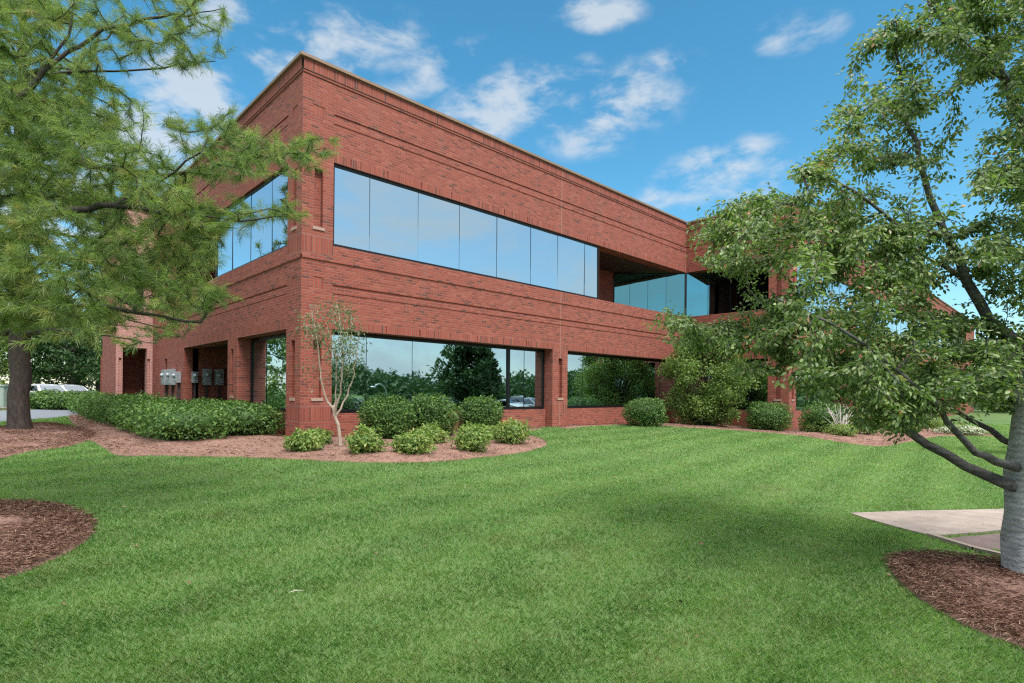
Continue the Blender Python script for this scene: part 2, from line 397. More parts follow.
def mulch_mat():
    m, t, b = new_mat('pine_straw_mulch'); tc = t.n('TexCoord')
    n1 = t.n('TexNoise', None, Vector=tc.outputs['Object'], Scale=22.0, Detail=8.0, Roughness=.7, Distortion=.6); n2 = t.n('TexNoise', None, Vector=tc.outputs['Object'], Scale=1.3, Detail=4.0)
    k = t.m('ADD', t.m('MULTIPLY', n1.outputs[0], .65), t.m('MULTIPLY', n2.outputs[0], .35))
    t.set(b, 'Base Color', t.ramp(k, [(.32, (.12, .062, .046)), (.48, (.23, .125, .094)), (.62, (.31, .18, .138)), (.75, (.39, .25, .195))])); b.inputs['Roughness'].default_value = .95
    t.set(b, 'Normal', t.n('Bump', None, Height=n1.outputs[0], Strength=1.0, Distance=.03)); return m
M_MULCH = mulch_mat()
M_STRAW = foliage('straw', [(0, (.14, .075, .056)), (.5, (.245, .14, .108)), (.85, (.32, .2, .155)), (1, (.41, .29, .23))], .05, .9, .1, 1.0, 2)

bed_front_px = [(70, 416), (82, 432), (100, 446), (118, 456), (150, 456), (200, 457), (250, 458), (300, 460), (345, 462), (400, 463), (450, 461), (500, 456), (534, 450), (547, 444), (538, 438), (520, 433)]
bed_front = smooth_poly([gp(*p) for p in bed_front_px]+[np.array([8.3, -.15]), np.array([4, .3]), np.array([.3, .3]), np.array([.35, 5]), np.array([.4, 15.4]), np.array([-1.2, 17])], 4)
bed_pine = smooth_poly([gp(*p) for p in [(-40, 436), (0, 428), (45, 424), (80, 429), (96, 436), (72, 446), (30, 452), (0, 459), (-45, 462)]])
bed_left = smooth_poly([gp(*p) for p in [(-150, 500), (-60, 500), (0, 504), (55, 508), (88, 520), (92, 532), (78, 548), (40, 566), (0, 580), (-80, 600), (-160, 600)]])
bed_right = smooth_poly([gp(*p) for p in [(888, 566), (900, 558), (935, 557), (985, 562), (1030, 566), (1100, 566), (1150, 600), (1120, 660), (1060, 664), (1010, 644), (960, 624), (912, 594)]])
bed_wing = smooth_poly([gp(*p) for p in [(568, 429), (600, 426), (640, 425), (690, 428), (740, 431), (790, 435), (825, 440), (860, 445), (890, 446), (915, 441), (935, 437), (965, 436), (1000, 436)]]+[np.array([32, -4.4]), np.array([19, -4.3]), np.array([18.6, -.0]), np.array([14, .2]), np.array([10, .2])], 4)
road = [(p[0], p[1]) for p in (gp(-190, 440), gp(-100, 431), gp(0, 422), gp(50, 418.5), gp(82, 415))]+[(-1, 24), (-.8, 26.5)]+[(p[0], p[1]) for p in (gp(84, 408), gp(0, 411), gp(-100, 416), gp(-200, 422))]
walk = [(p[0], p[1]) for p in (gp(850, 514.5), gp(932, 538), gp(1000, 532), gp(1100, 528), gp(1500, 520), gp(1500, 507), gp(1100, 509), gp(998, 510.5))]
gut = [(p[0], p[1]) for p in (gp(936, 540), gp(975, 552), gp(1010, 551), gp(1100, 546), gp(1100, 530), gp(1000, 534))]
lot = [(-30, -24), (40, -24), (60, -36), (60, -60), (-40, -60), (-40, -30)]
M_ASPH = plain('asphalt', (.075, .08, .09), .9, 0, .2, 30, .3)
M_ROAD = plain('grey_blue_asphalt', (.16, .18, .21), .8, 0, .12, 25, .2)
def conc_mat():
    m, t, b = new_mat('concrete_walk'); tc = t.n('TexCoord')
    n1 = t.n('TexNoise', None, Vector=tc.outputs['Object'], Scale=3.0, Detail=8.0, Roughness=.65); n2 = t.n('TexNoise', None, Vector=tc.outputs['Object'], Scale=80.0, Detail=3.0)
    k = t.m('ADD', t.m('MULTIPLY', n1.outputs[0], .75), t.m('MULTIPLY', n2.outputs[0], .25))
    t.set(b, 'Base Color', t.ramp(k, [(.3, (.17, .135, .115)), (.55, (.29, .235, .2)), (.75, (.36, .3, .26))])); b.inputs['Roughness'].default_value = .9
    t.set(b, 'Normal', t.n('Bump', None, Height=n2.outputs[0], Strength=.25, Distance=.01)); return m
M_CONC = conc_mat()
sheet('road', road, M_ROAD, .012, 'grey asphalt drive beyond the pine trunk', 'road', step=1.0)
sheet('sidewalk', walk, M_CONC, .028, 'pale concrete walk running behind the grey trunk', 'sidewalk', step=.6)
sheet('kerb_gutter', gut, plain('worn_gutter', (.13, .09, .08), .9, 0, .3, 6, .4), .012, 'dark leaf-stained gutter strip in front of the concrete walk', 'gutter', step=.5)
sheet('parking_lot', lot, M_ASPH, .015, 'asphalt car park across the lawn, mirrored in the windows', 'car park', step=3.0)
M_CURB = plain('kerb_concrete', (.26, .21, .17), .9, 0, .15, 8)
eb = MB()
for a, b in zip(*(lambda q: (q[:-1], q[1:]))([gp(930, 537.5), gp(975, 551.5), gp(1012, 560), gp(1080, 570)])):
    d = unit(b-a); n = np.array([d[1], -d[0], 0])*.035; up = np.array([0, 0, .05]); dn = np.array([0, 0, -.15])
    for q in ([a-n+up, b-n+up, b+n+up, a+n+up], [a-n+dn, b-n+dn, b-n+up, a-n+up], [a+n+dn, b+n+dn, b+n+up, a+n+up]): eb.poly(q)
tag(eb.build('kerb_edging', M_CURB), 'thin tan edging between the lawn and the gutter beside the grey trunk', 'edging', kind='structure')
kb = MB(); kp = [gp(-200, 421.5), gp(-100, 415.5), gp(0, 410.5), gp(84, 407.5)]
for a, b in zip(kp[:-1], kp[1:]):
    d = unit(b-a); n = np.array([-d[1], d[0], 0])*.16
    q = [a-n*0, b-n*0, b+n*2.2, a+n*2.2]
    kb.poly([p+np.array([0, 0, .13]) for p in q]); kb.poly([q[0]+[0, 0, -.2], q[1]+[0, 0, -.2], q[1]+[0, 0, .13], q[0]+[0, 0, .13]])
tag(kb.build('kerb', M_CURB), 'tan concrete kerb along the far side of the drive', 'kerb', kind='structure')
for nm, P, lab in (('mulch_bed', bed_front, 'long reddish mulch bed wrapping the brick corner with shrubs in it'), ('mulch_bed', bed_pine, 'mulch island around the pine trunk at the drive'),
                   ('mulch_bed', bed_left, 'rounded mulch patch at the lawn edge below the overhanging pine boughs'), ('mulch_bed', bed_right, 'brown mulch ring around the smooth grey trunk'), ('mulch_bed', bed_wing, 'narrow mulch strip along the brick wing wall')):
    near = P is bed_right or P is bed_left
    o = sheet(nm, P, M_MULCH, .012, lab, 'mulch bed', kind='stuff', step=.12 if near else .3, mound=.05)
    # loose straw and bark flakes lying on it
    Pa = np.array(P); lo, hi = Pa.min(0), Pa.max(0); area = np.prod(hi-lo)
    cnt = int(min(60000, area*(5200 if near else 700)))
    xy = rng.uniform(lo, hi, (cnt, 2)); xy = xy[inpoly(xy[:, 0], xy[:, 1], P)]; n = len(xy)
    pos = np.column_stack([xy, G(xy[:, 0], xy[:, 1])+.045+rng.uniform(0, .035, n)])
    th = rng.uniform(0, 6.28, n); D = np.column_stack([np.cos(th), np.sin(th), rng.normal(0, .22, n)]); N = np.column_stack([rng.normal(0, .5, n), rng.normal(0, .5, n), np.ones(n)])
    sc = 1.0 if near else 1.15
    V, Fl, T = leaf_mesh('x', pos, D, N, rng.uniform(.03, .10, n)*sc, rng.uniform(.003, .008, n)*sc, .2, False)
    s_ = link('straw', np_mesh('straw', V, Fl, T), M_STRAW, o)
BEDS = [bed_front, bed_pine, bed_left, bed_right, bed_wing]

# ------------------------------------------------------------------ office building
ZR, ZT, ZB, ZS, ZL = 9.2, 6.91, 4.82, 2.735, .6
LX = 18.46; WY = -4.66
bld = empty('office_building', (0, 0, 0), 'two storey red brick office building with mirrored ribbon windows', 'building')
KEEP = 'keep'
def relief(name, O, U, N, rects, T=.5, parent=bld, mats=None):
    """brick wall face whose courses, slots and openings are stepped in depth; rects are painted in order:
    (u0,u1,z0,z1,depth or None for a hole or KEEP, material index)"""
    O, U, N = np.array(O, float), np.array(U, float), np.array(N, float)
    us = sorted({round(r[i], 4) for r in rects for i in (0, 1)}); zs = sorted({round(r[i], 4) for r in rects for i in (2, 3)})
    nu, nz = len(us)-1, len(zs)-1; D = [[None]*nz for _ in range(nu)]; MI = [[0]*nz for _ in range(nu)]; Z0 = [[0]*nz for _ in range(nu)]
    for (a, b, c, d, dep, mi) in rects:
        for i in range(nu):
            if us[i] < a-1e-4 or us[i+1] > b+1e-4: continue
            for j in range(nz):
                if zs[j] < c-1e-4 or zs[j+1] > d+1e-4: continue
                if dep is KEEP or dep == KEEP:
                    if D[i][j] is not None: MI[i][j] = mi
                else: D[i][j] = dep; MI[i][j] = mi; Z0[i][j] = (c, d-c)
    mb = MB(); uvo = abs(N[0])*3.37
    P = lambda u, z, d: O+U*u+np.array([0, 0, z])-N*d
    def uv(i, j, u, z, dd=0):
        if MI[i][j] == 1 and Z0[i][j]: c, h = Z0[i][j]; return ((z-c)/h*.205+.0, (u+dd))
        return (u+dd+uvo, z)
    for i in range(nu):
        for j in range(nz):
            d = D[i][j]
            u0, u1, z0, z1 = us[i], us[i+1], zs[j], zs[j+1]
            if d is not None:
                mb.poly([P(u0, z0, d), P(u1, z0, d), P(u1, z1, d), P(u0, z1, d)], [uv(i, j, u0, z0), uv(i, j, u1, z0), uv(i, j, u1, z1), uv(i, j, u0, z1)], MI[i][j])
            dd = T if d is None else d
            if i+1 < nu:
                e = D[i+1][j]; ee = T if e is None else e
                if abs(dd-ee) > 1e-5:
                    q = (i, j) if dd < ee else (i+1, j); mi = 0 if MI[q[0]][q[1]] == 2 else MI[q[0]][q[1]]
                    mb.poly([P(u1, z0, dd), P(u1, z0, ee), P(u1, z1, ee), P(u1, z1, dd)], [uv(*q, u1, z0, dd), uv(*q, u1, z0, ee), uv(*q, u1, z1, ee), uv(*q, u1, z1, dd)], mi)
            if j+1 < nz:
                e = D[i][j+1]; ee = T if e is None else e
                if abs(dd-ee) > 1e-5:
                    q = (i, j) if dd < ee else (i, j+1)
                    mb.poly([P(u0, z1, dd), P(u1, z1, dd), P(u1, z1, ee), P(u0, z1, ee)], [(u0, dd), (u1, dd), (u1, ee), (u0, ee)], 0)
    return mb.build(name, mats or [M_BRICK, M_SOLD, M_JOINT], parent)

def courses(L, piers, z0=-1.2, g0=None, g1_=None):
    """base wall with cornice, bands, grooves and lintel courses"""
    a = .8 if g0 is None else g0; b = L if g1_ is None else g1_
    r = [(0, L, z0, ZR, 0, 0), (0, L, 8.93, ZR, -.04, 1), (0, L, 8.865, 8.93, -.022, 0), (a, b, 8.06, 8.115, .028, 0), (a, b, 7.85, 7.88, .02, 0),
         (a, b, ZT, 7.14, 0, 1), (a, b, 3.79, 3.845, .028, 0), (a, b, 3.60, 3.63, .015, 0), (0, L, 4.40, 4.47, -.025, 0), (a, b, ZS, 2.96, 0, 1)]
    u = a+.45
    while u < b-.2:
        r += [(u, u+.028, ZT+.02, 7.12, .03, 0), (u, u+.028, ZS+.02, 2.94, .03, 0)]; u += 1.08
    for p, w in piers:
        r += [(p, p+w, 4.55, 4.98, 0, 1), (p, p+w, .42, .8, 0, 1)]
        c = p+w*.52
        r += [(c-.11, c+.11, 5.2, 6.64, .13, 0), (c-.11, c+.11, 1.0, 2.42, .13, 0)]
        if p == 0: r += [(c-.14, c+.14, 7.92, 8.18, .012, 1), (c-.12, c+.12, 3.7, 3.98, .012, 1)]
    return r
def slots(O, U, N, piers):
    for p, w in piers:
        for z in ((5.13, .93) if p == 0 else (.93,)):
            mb = MB(); O_, U_, N_ = np.array(O), np.array(U), np.array(N); c = p+w*.52
            q = [O_+U_*(c-.15)-N_*.1, O_+U_*(c+.15)-N_*.1, O_+U_*(c+.15)+N_*.022, O_+U_*(c-.15)+N_*.022]
            lo = [x+np.array([0, 0, z]) for x in q]; hi = [x+np.array([0, 0, z+.075]) for x in q]
            mb.poly(hi); mb.poly(lo[::-1])
            for i in range(4): mb.poly([lo[i], lo[(i+1) % 4], hi[(i+1) % 4], hi[i]])
            mb.build('slot_sill', M_SILL, bld)
def window(O, U, N, u0, u1, z0, z1, d, joints, thick=(), mat=None, fr=.07, parent=bld):
    """one ribbon of mirror glass; its panes are split by thin joints, frame is a child"""
    O, U, N = np.array(O, float), np.array(U, float), np.array(N, float); z = lambda h: np.array([0, 0, h])
    mb = MB(); js = [u0]+list(joints)+[u1]
    for i, (a, b) in enumerate(zip(js[:-1], js[1:])):     # panes tilt by fractions of a degree, as hung glass does
        t1, t2 = random.uniform(-.012, .012), random.uniform(-.012, .012)
        mb.poly([O+U*a-N*(d+t1)+z(z0), O+U*b-N*(d+t2)+z(z0), O+U*b-N*(d-t1*.5)+z(z1), O+U*a-N*(d-t2*.5)+z(z1)])
    w = mb.build('window', mat or M_GLASS, parent)
    fb = MB()
    def bar(a, b, c, e, pr=.03):
        q = [O+U*a-N*(d+.02), O+U*b-N*(d+.02), O+U*b-N*(d-pr), O+U*a-N*(d-pr)]; lo = [p+z(c) for p in q]; hi = [p+z(e) for p in q]
        fb.poly(hi); fb.poly(lo[::-1])
        for i in range(4): fb.poly([lo[i], lo[(i+1) % 4], hi[(i+1) % 4], hi[i]])
    bar(u0, u1, z0, z0+fr); bar(u0, u1, z1-fr, z1); bar(u0, u0+fr*.8, z0+fr, z1-fr); bar(u1-fr*.8, u1, z0+fr, z1-fr)
    for t in thick: bar(t-.05, t+.05, z0+fr, z1-fr, .05)
    for j in joints:
        if j not in thick: bar(j-.006, j+.006, z0+fr, z1-fr, .006)
    fb.build('frame', M_FRAME, w)
    return w
def lin(a, b, n): return [a+(b-a)*i/n for i in range(1, n)]

# --- main block, face along X
FO, FU, FN = (0, 0, 0), (1, 0, 0), (0, -1, 0)
piersF = [(0, .8), (9.08, .82)]
r = courses(LX, piersF)
r += [(.8, 9.08, -1.2, ZL, .32, 0), (.8, 9.08, ZL, ZS, None, 0), (9.9, LX, -1.2, ZL, .32, 0), (9.9, LX, ZL, ZS, None, 0), (.8, 11.8, ZB, ZT, None, 0), (11.8, LX, ZB, ZT, None, 0)]
r += [(9.475, 9.505, -1.2, ZR, KEEP, 2), (LX-.06, LX-.03, ZT, ZR, KEEP, 2)]
relief('brick_wall', FO, FU, FN, r)
slots(FO, FU, FN, piersF)
window(FO, FU, FN, .8, 11.8, ZB, ZT, .09, [1.86, 3.39, 4.89, 6.43, 8.0, 9.4, 10.94])
window(FO, FU, FN, .8, 9.08, ZL, ZS, .42, [1.99, 3.46, 5.02, 6.53, 7.3, 8.07], (7.3,), M_GLASSL, .1)
window(FO, FU, FN, 9.9, LX, ZL, ZS, .42, [11.3, 12.7, 14.1, 15.5, 16.9], (), M_GLASSL, .1)
# --- main block, face along Y
LO, LU, LN = (0, 0, 0), (0, 1, 0), (-1, 0, 0)
YE = 15.5; piersL = [(0, .86), (4.5, .86)]
r = courses(YE, piersL, g0=.86, g1_=15.0)
r += [(.86, 4.5, -1.2, ZL, .32, 0), (.86, 4.5, ZL, ZS, None, 0), (5.36, 10.4, -1.2, ZS, None, 0), (.86, 6.85, ZB, ZT, None, 0), (6.85, 12, ZB, ZT, None, 0)]
r += [(12.9, 13.3, 1.0, 2.42, .13, 0)]
relief('brick_wall', LO, LU, LN, r)
slots(LO, LU, LN, piersL+[(12.7, .78)])
window(LO, LU, LN, .86, 6.85, ZB, ZT, .09, [2.1, 3.7, 5.3])
window(LO, LU, LN, .86, 4.5, ZL, ZS, .42, [2.1, 3.3], (), M_GLASSL, .1)
def plainwall(name, quads, mat=M_BRICK):
    mb = MB()
    for q in quads:
        q = [np.array(p, float) for p in q]; n = np.cross(q[1]-q[0], q[3]-q[0])
        uv = [((p[0], p[2]) if abs(n[1]) > abs(n[0]) and abs(n[1]) > abs(n[2]) else (p[1], p[2]) if abs(n[0]) > abs(n[2]) else (p[0], p[1])) for p in q]
        mb.poly(q, uv)
    return mb.build(name, mat, bld)
# loggias: front one (11.8..LX), left one (6.85..12), ground-floor recess (5.36..10.4)
DL = 2.6
plainwall('loggia_wall', [[(11.8, DL, 4.3), (LX, DL, 4.3), (LX, DL, 7.0), (11.8, DL, 7.0)], [(11.8, .05, 4.3), (11.8, DL, 4.3), (11.8, DL, 7.0), (11.8, .05, 7.0)]])
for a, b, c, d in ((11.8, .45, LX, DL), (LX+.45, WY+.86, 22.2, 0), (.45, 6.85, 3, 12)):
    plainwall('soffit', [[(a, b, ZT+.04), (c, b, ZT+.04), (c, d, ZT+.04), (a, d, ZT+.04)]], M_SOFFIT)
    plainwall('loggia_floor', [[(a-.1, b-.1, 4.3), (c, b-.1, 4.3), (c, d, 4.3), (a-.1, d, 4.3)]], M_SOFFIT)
DA = math.radians(40)
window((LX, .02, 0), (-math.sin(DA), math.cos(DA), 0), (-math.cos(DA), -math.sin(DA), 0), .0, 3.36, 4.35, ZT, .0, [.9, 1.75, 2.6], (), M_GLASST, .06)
plainwall('loggia_wall', [[(3, 6.85, 4.3), (3, 12, 4.3), (3, 12, 7), (3, 6.85, 7)], [(.1, 6.85, 4.3), (3, 6.85, 4.3), (3, 6.85, 7), (.1, 6.85, 7)], [(.1, 12, 4.3), (3, 12, 4.3), (3, 12, 7), (.1, 12, 7)]])
plainwall('entrance_recess', [[(2.4, 5.36, -.6), (2.4, 10.4, -.6), (2.4, 10.4, 2.8), (2.4, 5.36, 2.8)], [(.3, 10.4, -.6), (2.4, 10.4, -.6), (2.4, 10.4, 2.8), (.3, 10.4, 2.8)], [(.3, 5.36, -.6), (2.4, 5.36, -.6), (2.4, 5.36, 2.8), (.3, 5.36, 2.8)]])
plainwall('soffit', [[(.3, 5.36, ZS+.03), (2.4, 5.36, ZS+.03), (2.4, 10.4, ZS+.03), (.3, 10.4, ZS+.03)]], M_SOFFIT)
# --- wing, face along Y (from WY to 0) and along X
WO = (LX, WY, 0); piersW = [(0, .86)]
r = courses(-WY+.5, piersW, -2, g0=.86, g1_=5.1)
r += [(.86, 3.9, -2, ZL-.1, .32, 0), (.86, 3.9, ZL-.1, ZS, None, 0), (.86, -WY, ZB, ZT, None, 0)]
relief('brick_wall', WO, LU, LN, r); slots(WO, LU, LN, piersW)
window(WO, LU, LN, .86, 3.9, ZL-.1, ZS, .42, [1.9, 2.9], (), M_GLASSL, .1)
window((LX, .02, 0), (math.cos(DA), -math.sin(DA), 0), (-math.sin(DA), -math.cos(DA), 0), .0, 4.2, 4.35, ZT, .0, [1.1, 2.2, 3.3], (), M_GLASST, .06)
plainwall('loggia_wall', [[(22.2, WY+.5, 4.3), (22.2, 0, 4.3), (22.2, 0, 7), (22.2, WY+.5, 7)], [(LX+.3, WY+.86, 4.3), (22.2, WY+.86, 4.3), (22.2, WY+.86, 7), (LX+.3, WY+.86, 7)]])
WL = 55.0; piersX = [(0, .8), (9.08, .82), (18.1, .82), (27.2, .82), (36.3, .82), (45.4, .82)]
r = courses(WL, piersX, -2)
for a, b in ((.8, 9.08), (9.9, 18.1), (18.92, 27.2), (28.02, 36.3), (37.1, 45.4)): r += [(a, b, -2, ZL-.1, .32, 0), (a, b, ZL-.1, ZS, None, 0)]
for a, b in ((.8, 11.8), (13, 24), (25.2, 36.2), (37.4, 48.4)): r += [(a, b, ZB, ZT, None, 0)]
relief('brick_wall', WO, FU, FN, r); slots(WO, FU, FN, piersX)
for a, b in ((.8, 9.08), (9.9, 18.1), (18.92, 27.2), (28.02, 36.3), (37.1, 45.4)): window(WO, FU, FN, a, b, ZL-.1, ZS, .42, lin(a, b, 6), (), M_GLASSL, .1)
for a, b in ((.8, 11.8), (13, 24), (25.2, 36.2), (37.4, 48.4)): window(WO, FU, FN, a, b, ZB, ZT, .09, lin(a, b, 9))
# --- far bay beyond the meters: two lit faces stepping out past the side wall
def hitY(px, Y): d = ray(px, 390); return (CAM+d*((Y-CAM[1])/d[1]))[0]
xb = hitY(115.5, YE); y2 = 19.0; xc0 = hitY(106, y2); 
BM = [M_SUNLIT, M_SUNLIT, M_JOINT]
r = [(0, -xb, -1.2, ZR, 0, 0), (.0, -xb, 8.9, ZR, -.05, 1), (-xb*.16, -xb*.82, -1.2, 2.95, None, 0), (.35, -xb-.3, ZB, ZT, None, 0), (.1, .2, .9, 2.5, .08, 0), (-xb-.2, -xb-.1, .9, 2.5, .08, 0)]
relief('bay_wall', (xb, YE, 0), FU, FN, [( -xb-b_, -xb-a_, c, d, e, f) for (a_, b_, c, d, e, f) in r], .4, bld, BM)
plainwall('bay_side', [[(xb, YE+.002, -1.2), (xb, y2, -1.2), (xb, y2, ZR), (xb, YE, ZR)], [(xb, 17.2, -1.2), (.3, 17.2, -1.2), (.3, 17.2, 3.0), (xb, 17.2, 3.0)]])
plainwall('soffit', [[(xb, YE+.35, 2.97), (.3, YE+.35, 2.97), (.3, 17.2, 2.97), (xb, 17.2, 2.97)]], plain('pale_soffit', (.6, .55, .5), .8))
r = [(0, xb-xc0, -1.2, ZR, 0, 0), (.55, 1.05, -1.2, 2.6, None, 0), (.2, xb-xc0, ZB-.1, ZT, None, 0), (0, xb-xc0, 3.7, 3.78, .04, 0)]
relief('bay_wall', (xc0, y2, 0), FU, FN, r, .4, bld, BM)
window((xc0, y2, 0), FU, FN, .2, xb-xc0, ZB-.1, ZT, .15, [1.0], (), M_GLASSL)
window((xb, YE, 0), FU, FN, .3, -xb-.35, ZB, ZT, .15, [1.0], (), M_GLASSL)
plainwall('bay_side', [[(xc0, y2, -1.2), (xc0, y2+.5, -1.2), (xc0, y2+.5, ZR), (xc0, y2, ZR)], [(xc0, y2+.45, -1.2), (xb, y2+.45, -1.2), (xb, y2+.45, 2.7), (xc0, y2+.45, 2.7)]])
# --- roof and coping
mb = MB()
mb.box((.3, .3, 8.9), (LX+20, 30, 9.05)); mb.box((LX+.3, WY+.3, 8.9), (LX+WL, .29, 9.05)); mb.box((xb+.2, YE+.3, 8.89), (.29, 29.9, 9.04))
mb.build('roof', M_ROOF, bld)
def coping(a, b, n):
    a, b, n = map(lambda q: np.array(q, float), (a, b, n)); mb = MB()
    q = [a+n*.10, b+n*.10, b-n*.32, a-n*.32]; lo = [p+np.array([0, 0, ZR+.002]) for p in q]; hi = [p+np.array([0, 0, ZR+.075]) for p in q]
    mb.poly(hi); mb.poly(lo[::-1])
    for i in range(4): mb.poly([lo[i], lo[(i+1) % 4], hi[(i+1) % 4], hi[i]])
    mb.build('coping', M_COPING, bld)
coping((-.10, 0, 0), (LX-.10, 0, 0), (0, -1, 0)); coping((0, .321, 0), (0, YE-.101, 0), (-1, 0, 0)); coping((LX, WY+.321, 0), (LX, -.101, 0), (-1, 0, 0)); coping((LX-.1, WY, 0), (LX+WL, WY, 0), (0, -1, 0)); coping((xb-.1, YE, 0), (-.1005, YE, 0), (0, -1, 0))
# --- electric meter boxes on both sides of the recess corner
M_METER = plain('grey_meter_metal', (.42, .46, .5), .4, .3, .08); M_CONDUIT = plain('dark_conduit', (.06, .05, .05), .6)
def meter(O, U, N, u, z, w, h):
    O, U, N = np.array(O, float), np.array(U, float), np.array(N, float); mb = MB()
    M = Matrix((( U[0], -N[0], 0, 0), (U[1], -N[1], 0, 0), (0, 0, 1, 0), (0, 0, 0, 1))); M.translation = Vector(O+U*u+np.array([0, 0, z]))
    mb.box((0, -.16, 0), (w, -.004, h), 0, M); mb.box((.04, -.175, .05), (w-.04, -.16, h-.05), 0, M); mb.lathe([(0, .0), (.08, 0), (.085, .04), (.05, .09), (0, .1)], n=12, M=M @ Matrix.Translation((w/2, -.175, h*.62)) @ Matrix.Rotation(math.pi/2, 4, 'X'))
    o = mb.build('meter_box', M_METER, bld); cb = MB(); cb.box((w*.4, -.08, -1.0), (w*.4+.06, -.02, 0), 0, M); cb.build('conduit', M_CONDUIT, o)
for u, w, h in ((12.5, .62, .62), (11.55, .62, .62), (10.75, .36, .42)): meter(LO, LU, LN, u, 1.35+(.62-h)*.4, w, h)
for u, w, h in ((.25, .2, .42), (.62, .3, .62), (1.05, .3, .62)): meter((0, 10.4, 0), FU, FN, u, 1.35+(.62-h)*.4, w, h)

# ------------------------------------------------------------------ trees
def grow(skel, rad0, targets, step=.22, sag=0.1, seed=0, far=.85):
    """attach every target to the nearest point of the branch system, near ones first; returns nodes, parents, tips"""
    r = np.random.default_rng(seed)
    pos = [np.array(skel[0][0], float)]; par = [-1]; fixed = [rad0[0][0]]; 
    for line, rr in zip(skel, rad0):
        line = [np.array(p, float) for p in line]
        # root of the line: nearest existing node
        cur = int(np.argmin([np.linalg.norm(p-line[0]) for p in pos])) if len(pos) > 1 else 0
        for i in range(len(line)-1):
            a, b = line[i], line[i+1]; m = max(1, int(np.linalg.norm(b-a)/step))
            for j in range(1, m+1):
                t = j/m; p = a+(b-a)*t+r.normal(0, .012, 3)
                pos.append(p); par.append(cur); fixed.append(rr[i]+(rr[i+1]-rr[i])*t); cur = len(pos)-1
    P = np.zeros((len(pos)+len(targets)*14, 3)); P[:len(pos)] = pos; n = len(pos)
    d0 = np.array([np.min(np.linalg.norm(P[:n]-t, axis=1)) for t in targets]); tips = []
    targets = targets[d0 < far]; d0 = d0[d0 < far]
    depth = [0]*n
    for ti in np.argsort(d0):
        t = targets[ti]; dd = np.linalg.norm(P[:n]-t, axis=1); 
        # prefer parents nearer the trunk than the target
        c = int(np.argmin(dd)); L = dd[c]; m = int(min(12, max(1, round(L/step)))); cur = c; a = P[c].copy()
        side = r.normal(0, .10*L, 3)
        for j in range(1, m+1):
            s = j/m; p = a+(t-a)*s+side*math.sin(math.pi*s)+np.array([0, 0, sag*L*math.sin(math.pi*s)])
            P[n] = p; par.append(cur); fixed.append(0); cur = n; n += 1
        tips.append(cur)
    P = P[:n]; cnt = np.zeros(n)
    for t in tips: cnt[t] += 1
    for i in range(n-1, 0, -1):
        if par[i] >= 0: cnt[par[i]] += cnt[i]
    return P, par, np.array(fixed), cnt, tips
def branch_mesh(P, par, fixed, cnt, r1=.0035, pw=.5, mat=0, trunk_r=.05, nmain=10):
    """chains of tapered tubes"""
    n = len(P); rad = np.maximum(fixed, r1*np.maximum(cnt, 1)**pw); kids = [[] for _ in range(n)]
    for i in range(1, n): kids[par[i]].append(i)
    mb = MB(); st = [(0, None)]
    while st:
        i, pr = st.pop(); ch = [] if pr is None else [pr]; ch.append(i)
        while kids[i]:
            ks = sorted(kids[i], key=lambda q: -rad[q])
            for q in ks[1:]: st.append((q, i))
            i = ks[0]; ch.append(i)
        if len(ch) < 2: continue
        rr = [rad[q] for q in ch]
        if pr is not None: rr[0] = min(rr[0], rr[1]*1.25)
        mb.tube([P[q] for q in ch], rr, nmain if rr[0] > trunk_r else 6 if rr[0] > .02 else 4, 1 if rr[0] < trunk_r else 0, cap=False)
    return mb
def in_px(n, polys, gaps, wfun, r):
    """points spread through the volume of a crown: directions inside an outline, each with its own distance"""
    out = []
    while len(out) < n:
        pl, wt = polys[r.choice(len(polys), p=np.array([p[1] for p in polys])/sum(p[1] for p in polys))]
        a = np.array(pl); x, y = r.uniform(a.min(0), a.max(0))
        if not inpoly(np.array([x]), np.array([y]), pl)[0]: continue
        if any(((x-gx_)/ax)**2+((y-gy_)/ay)**2 < 1 and r.random() < .93 for gx_, gy_, ax, ay in gaps): continue
        out.append(at(x, y, wfun(x, y, r)))
    return np.array(out)

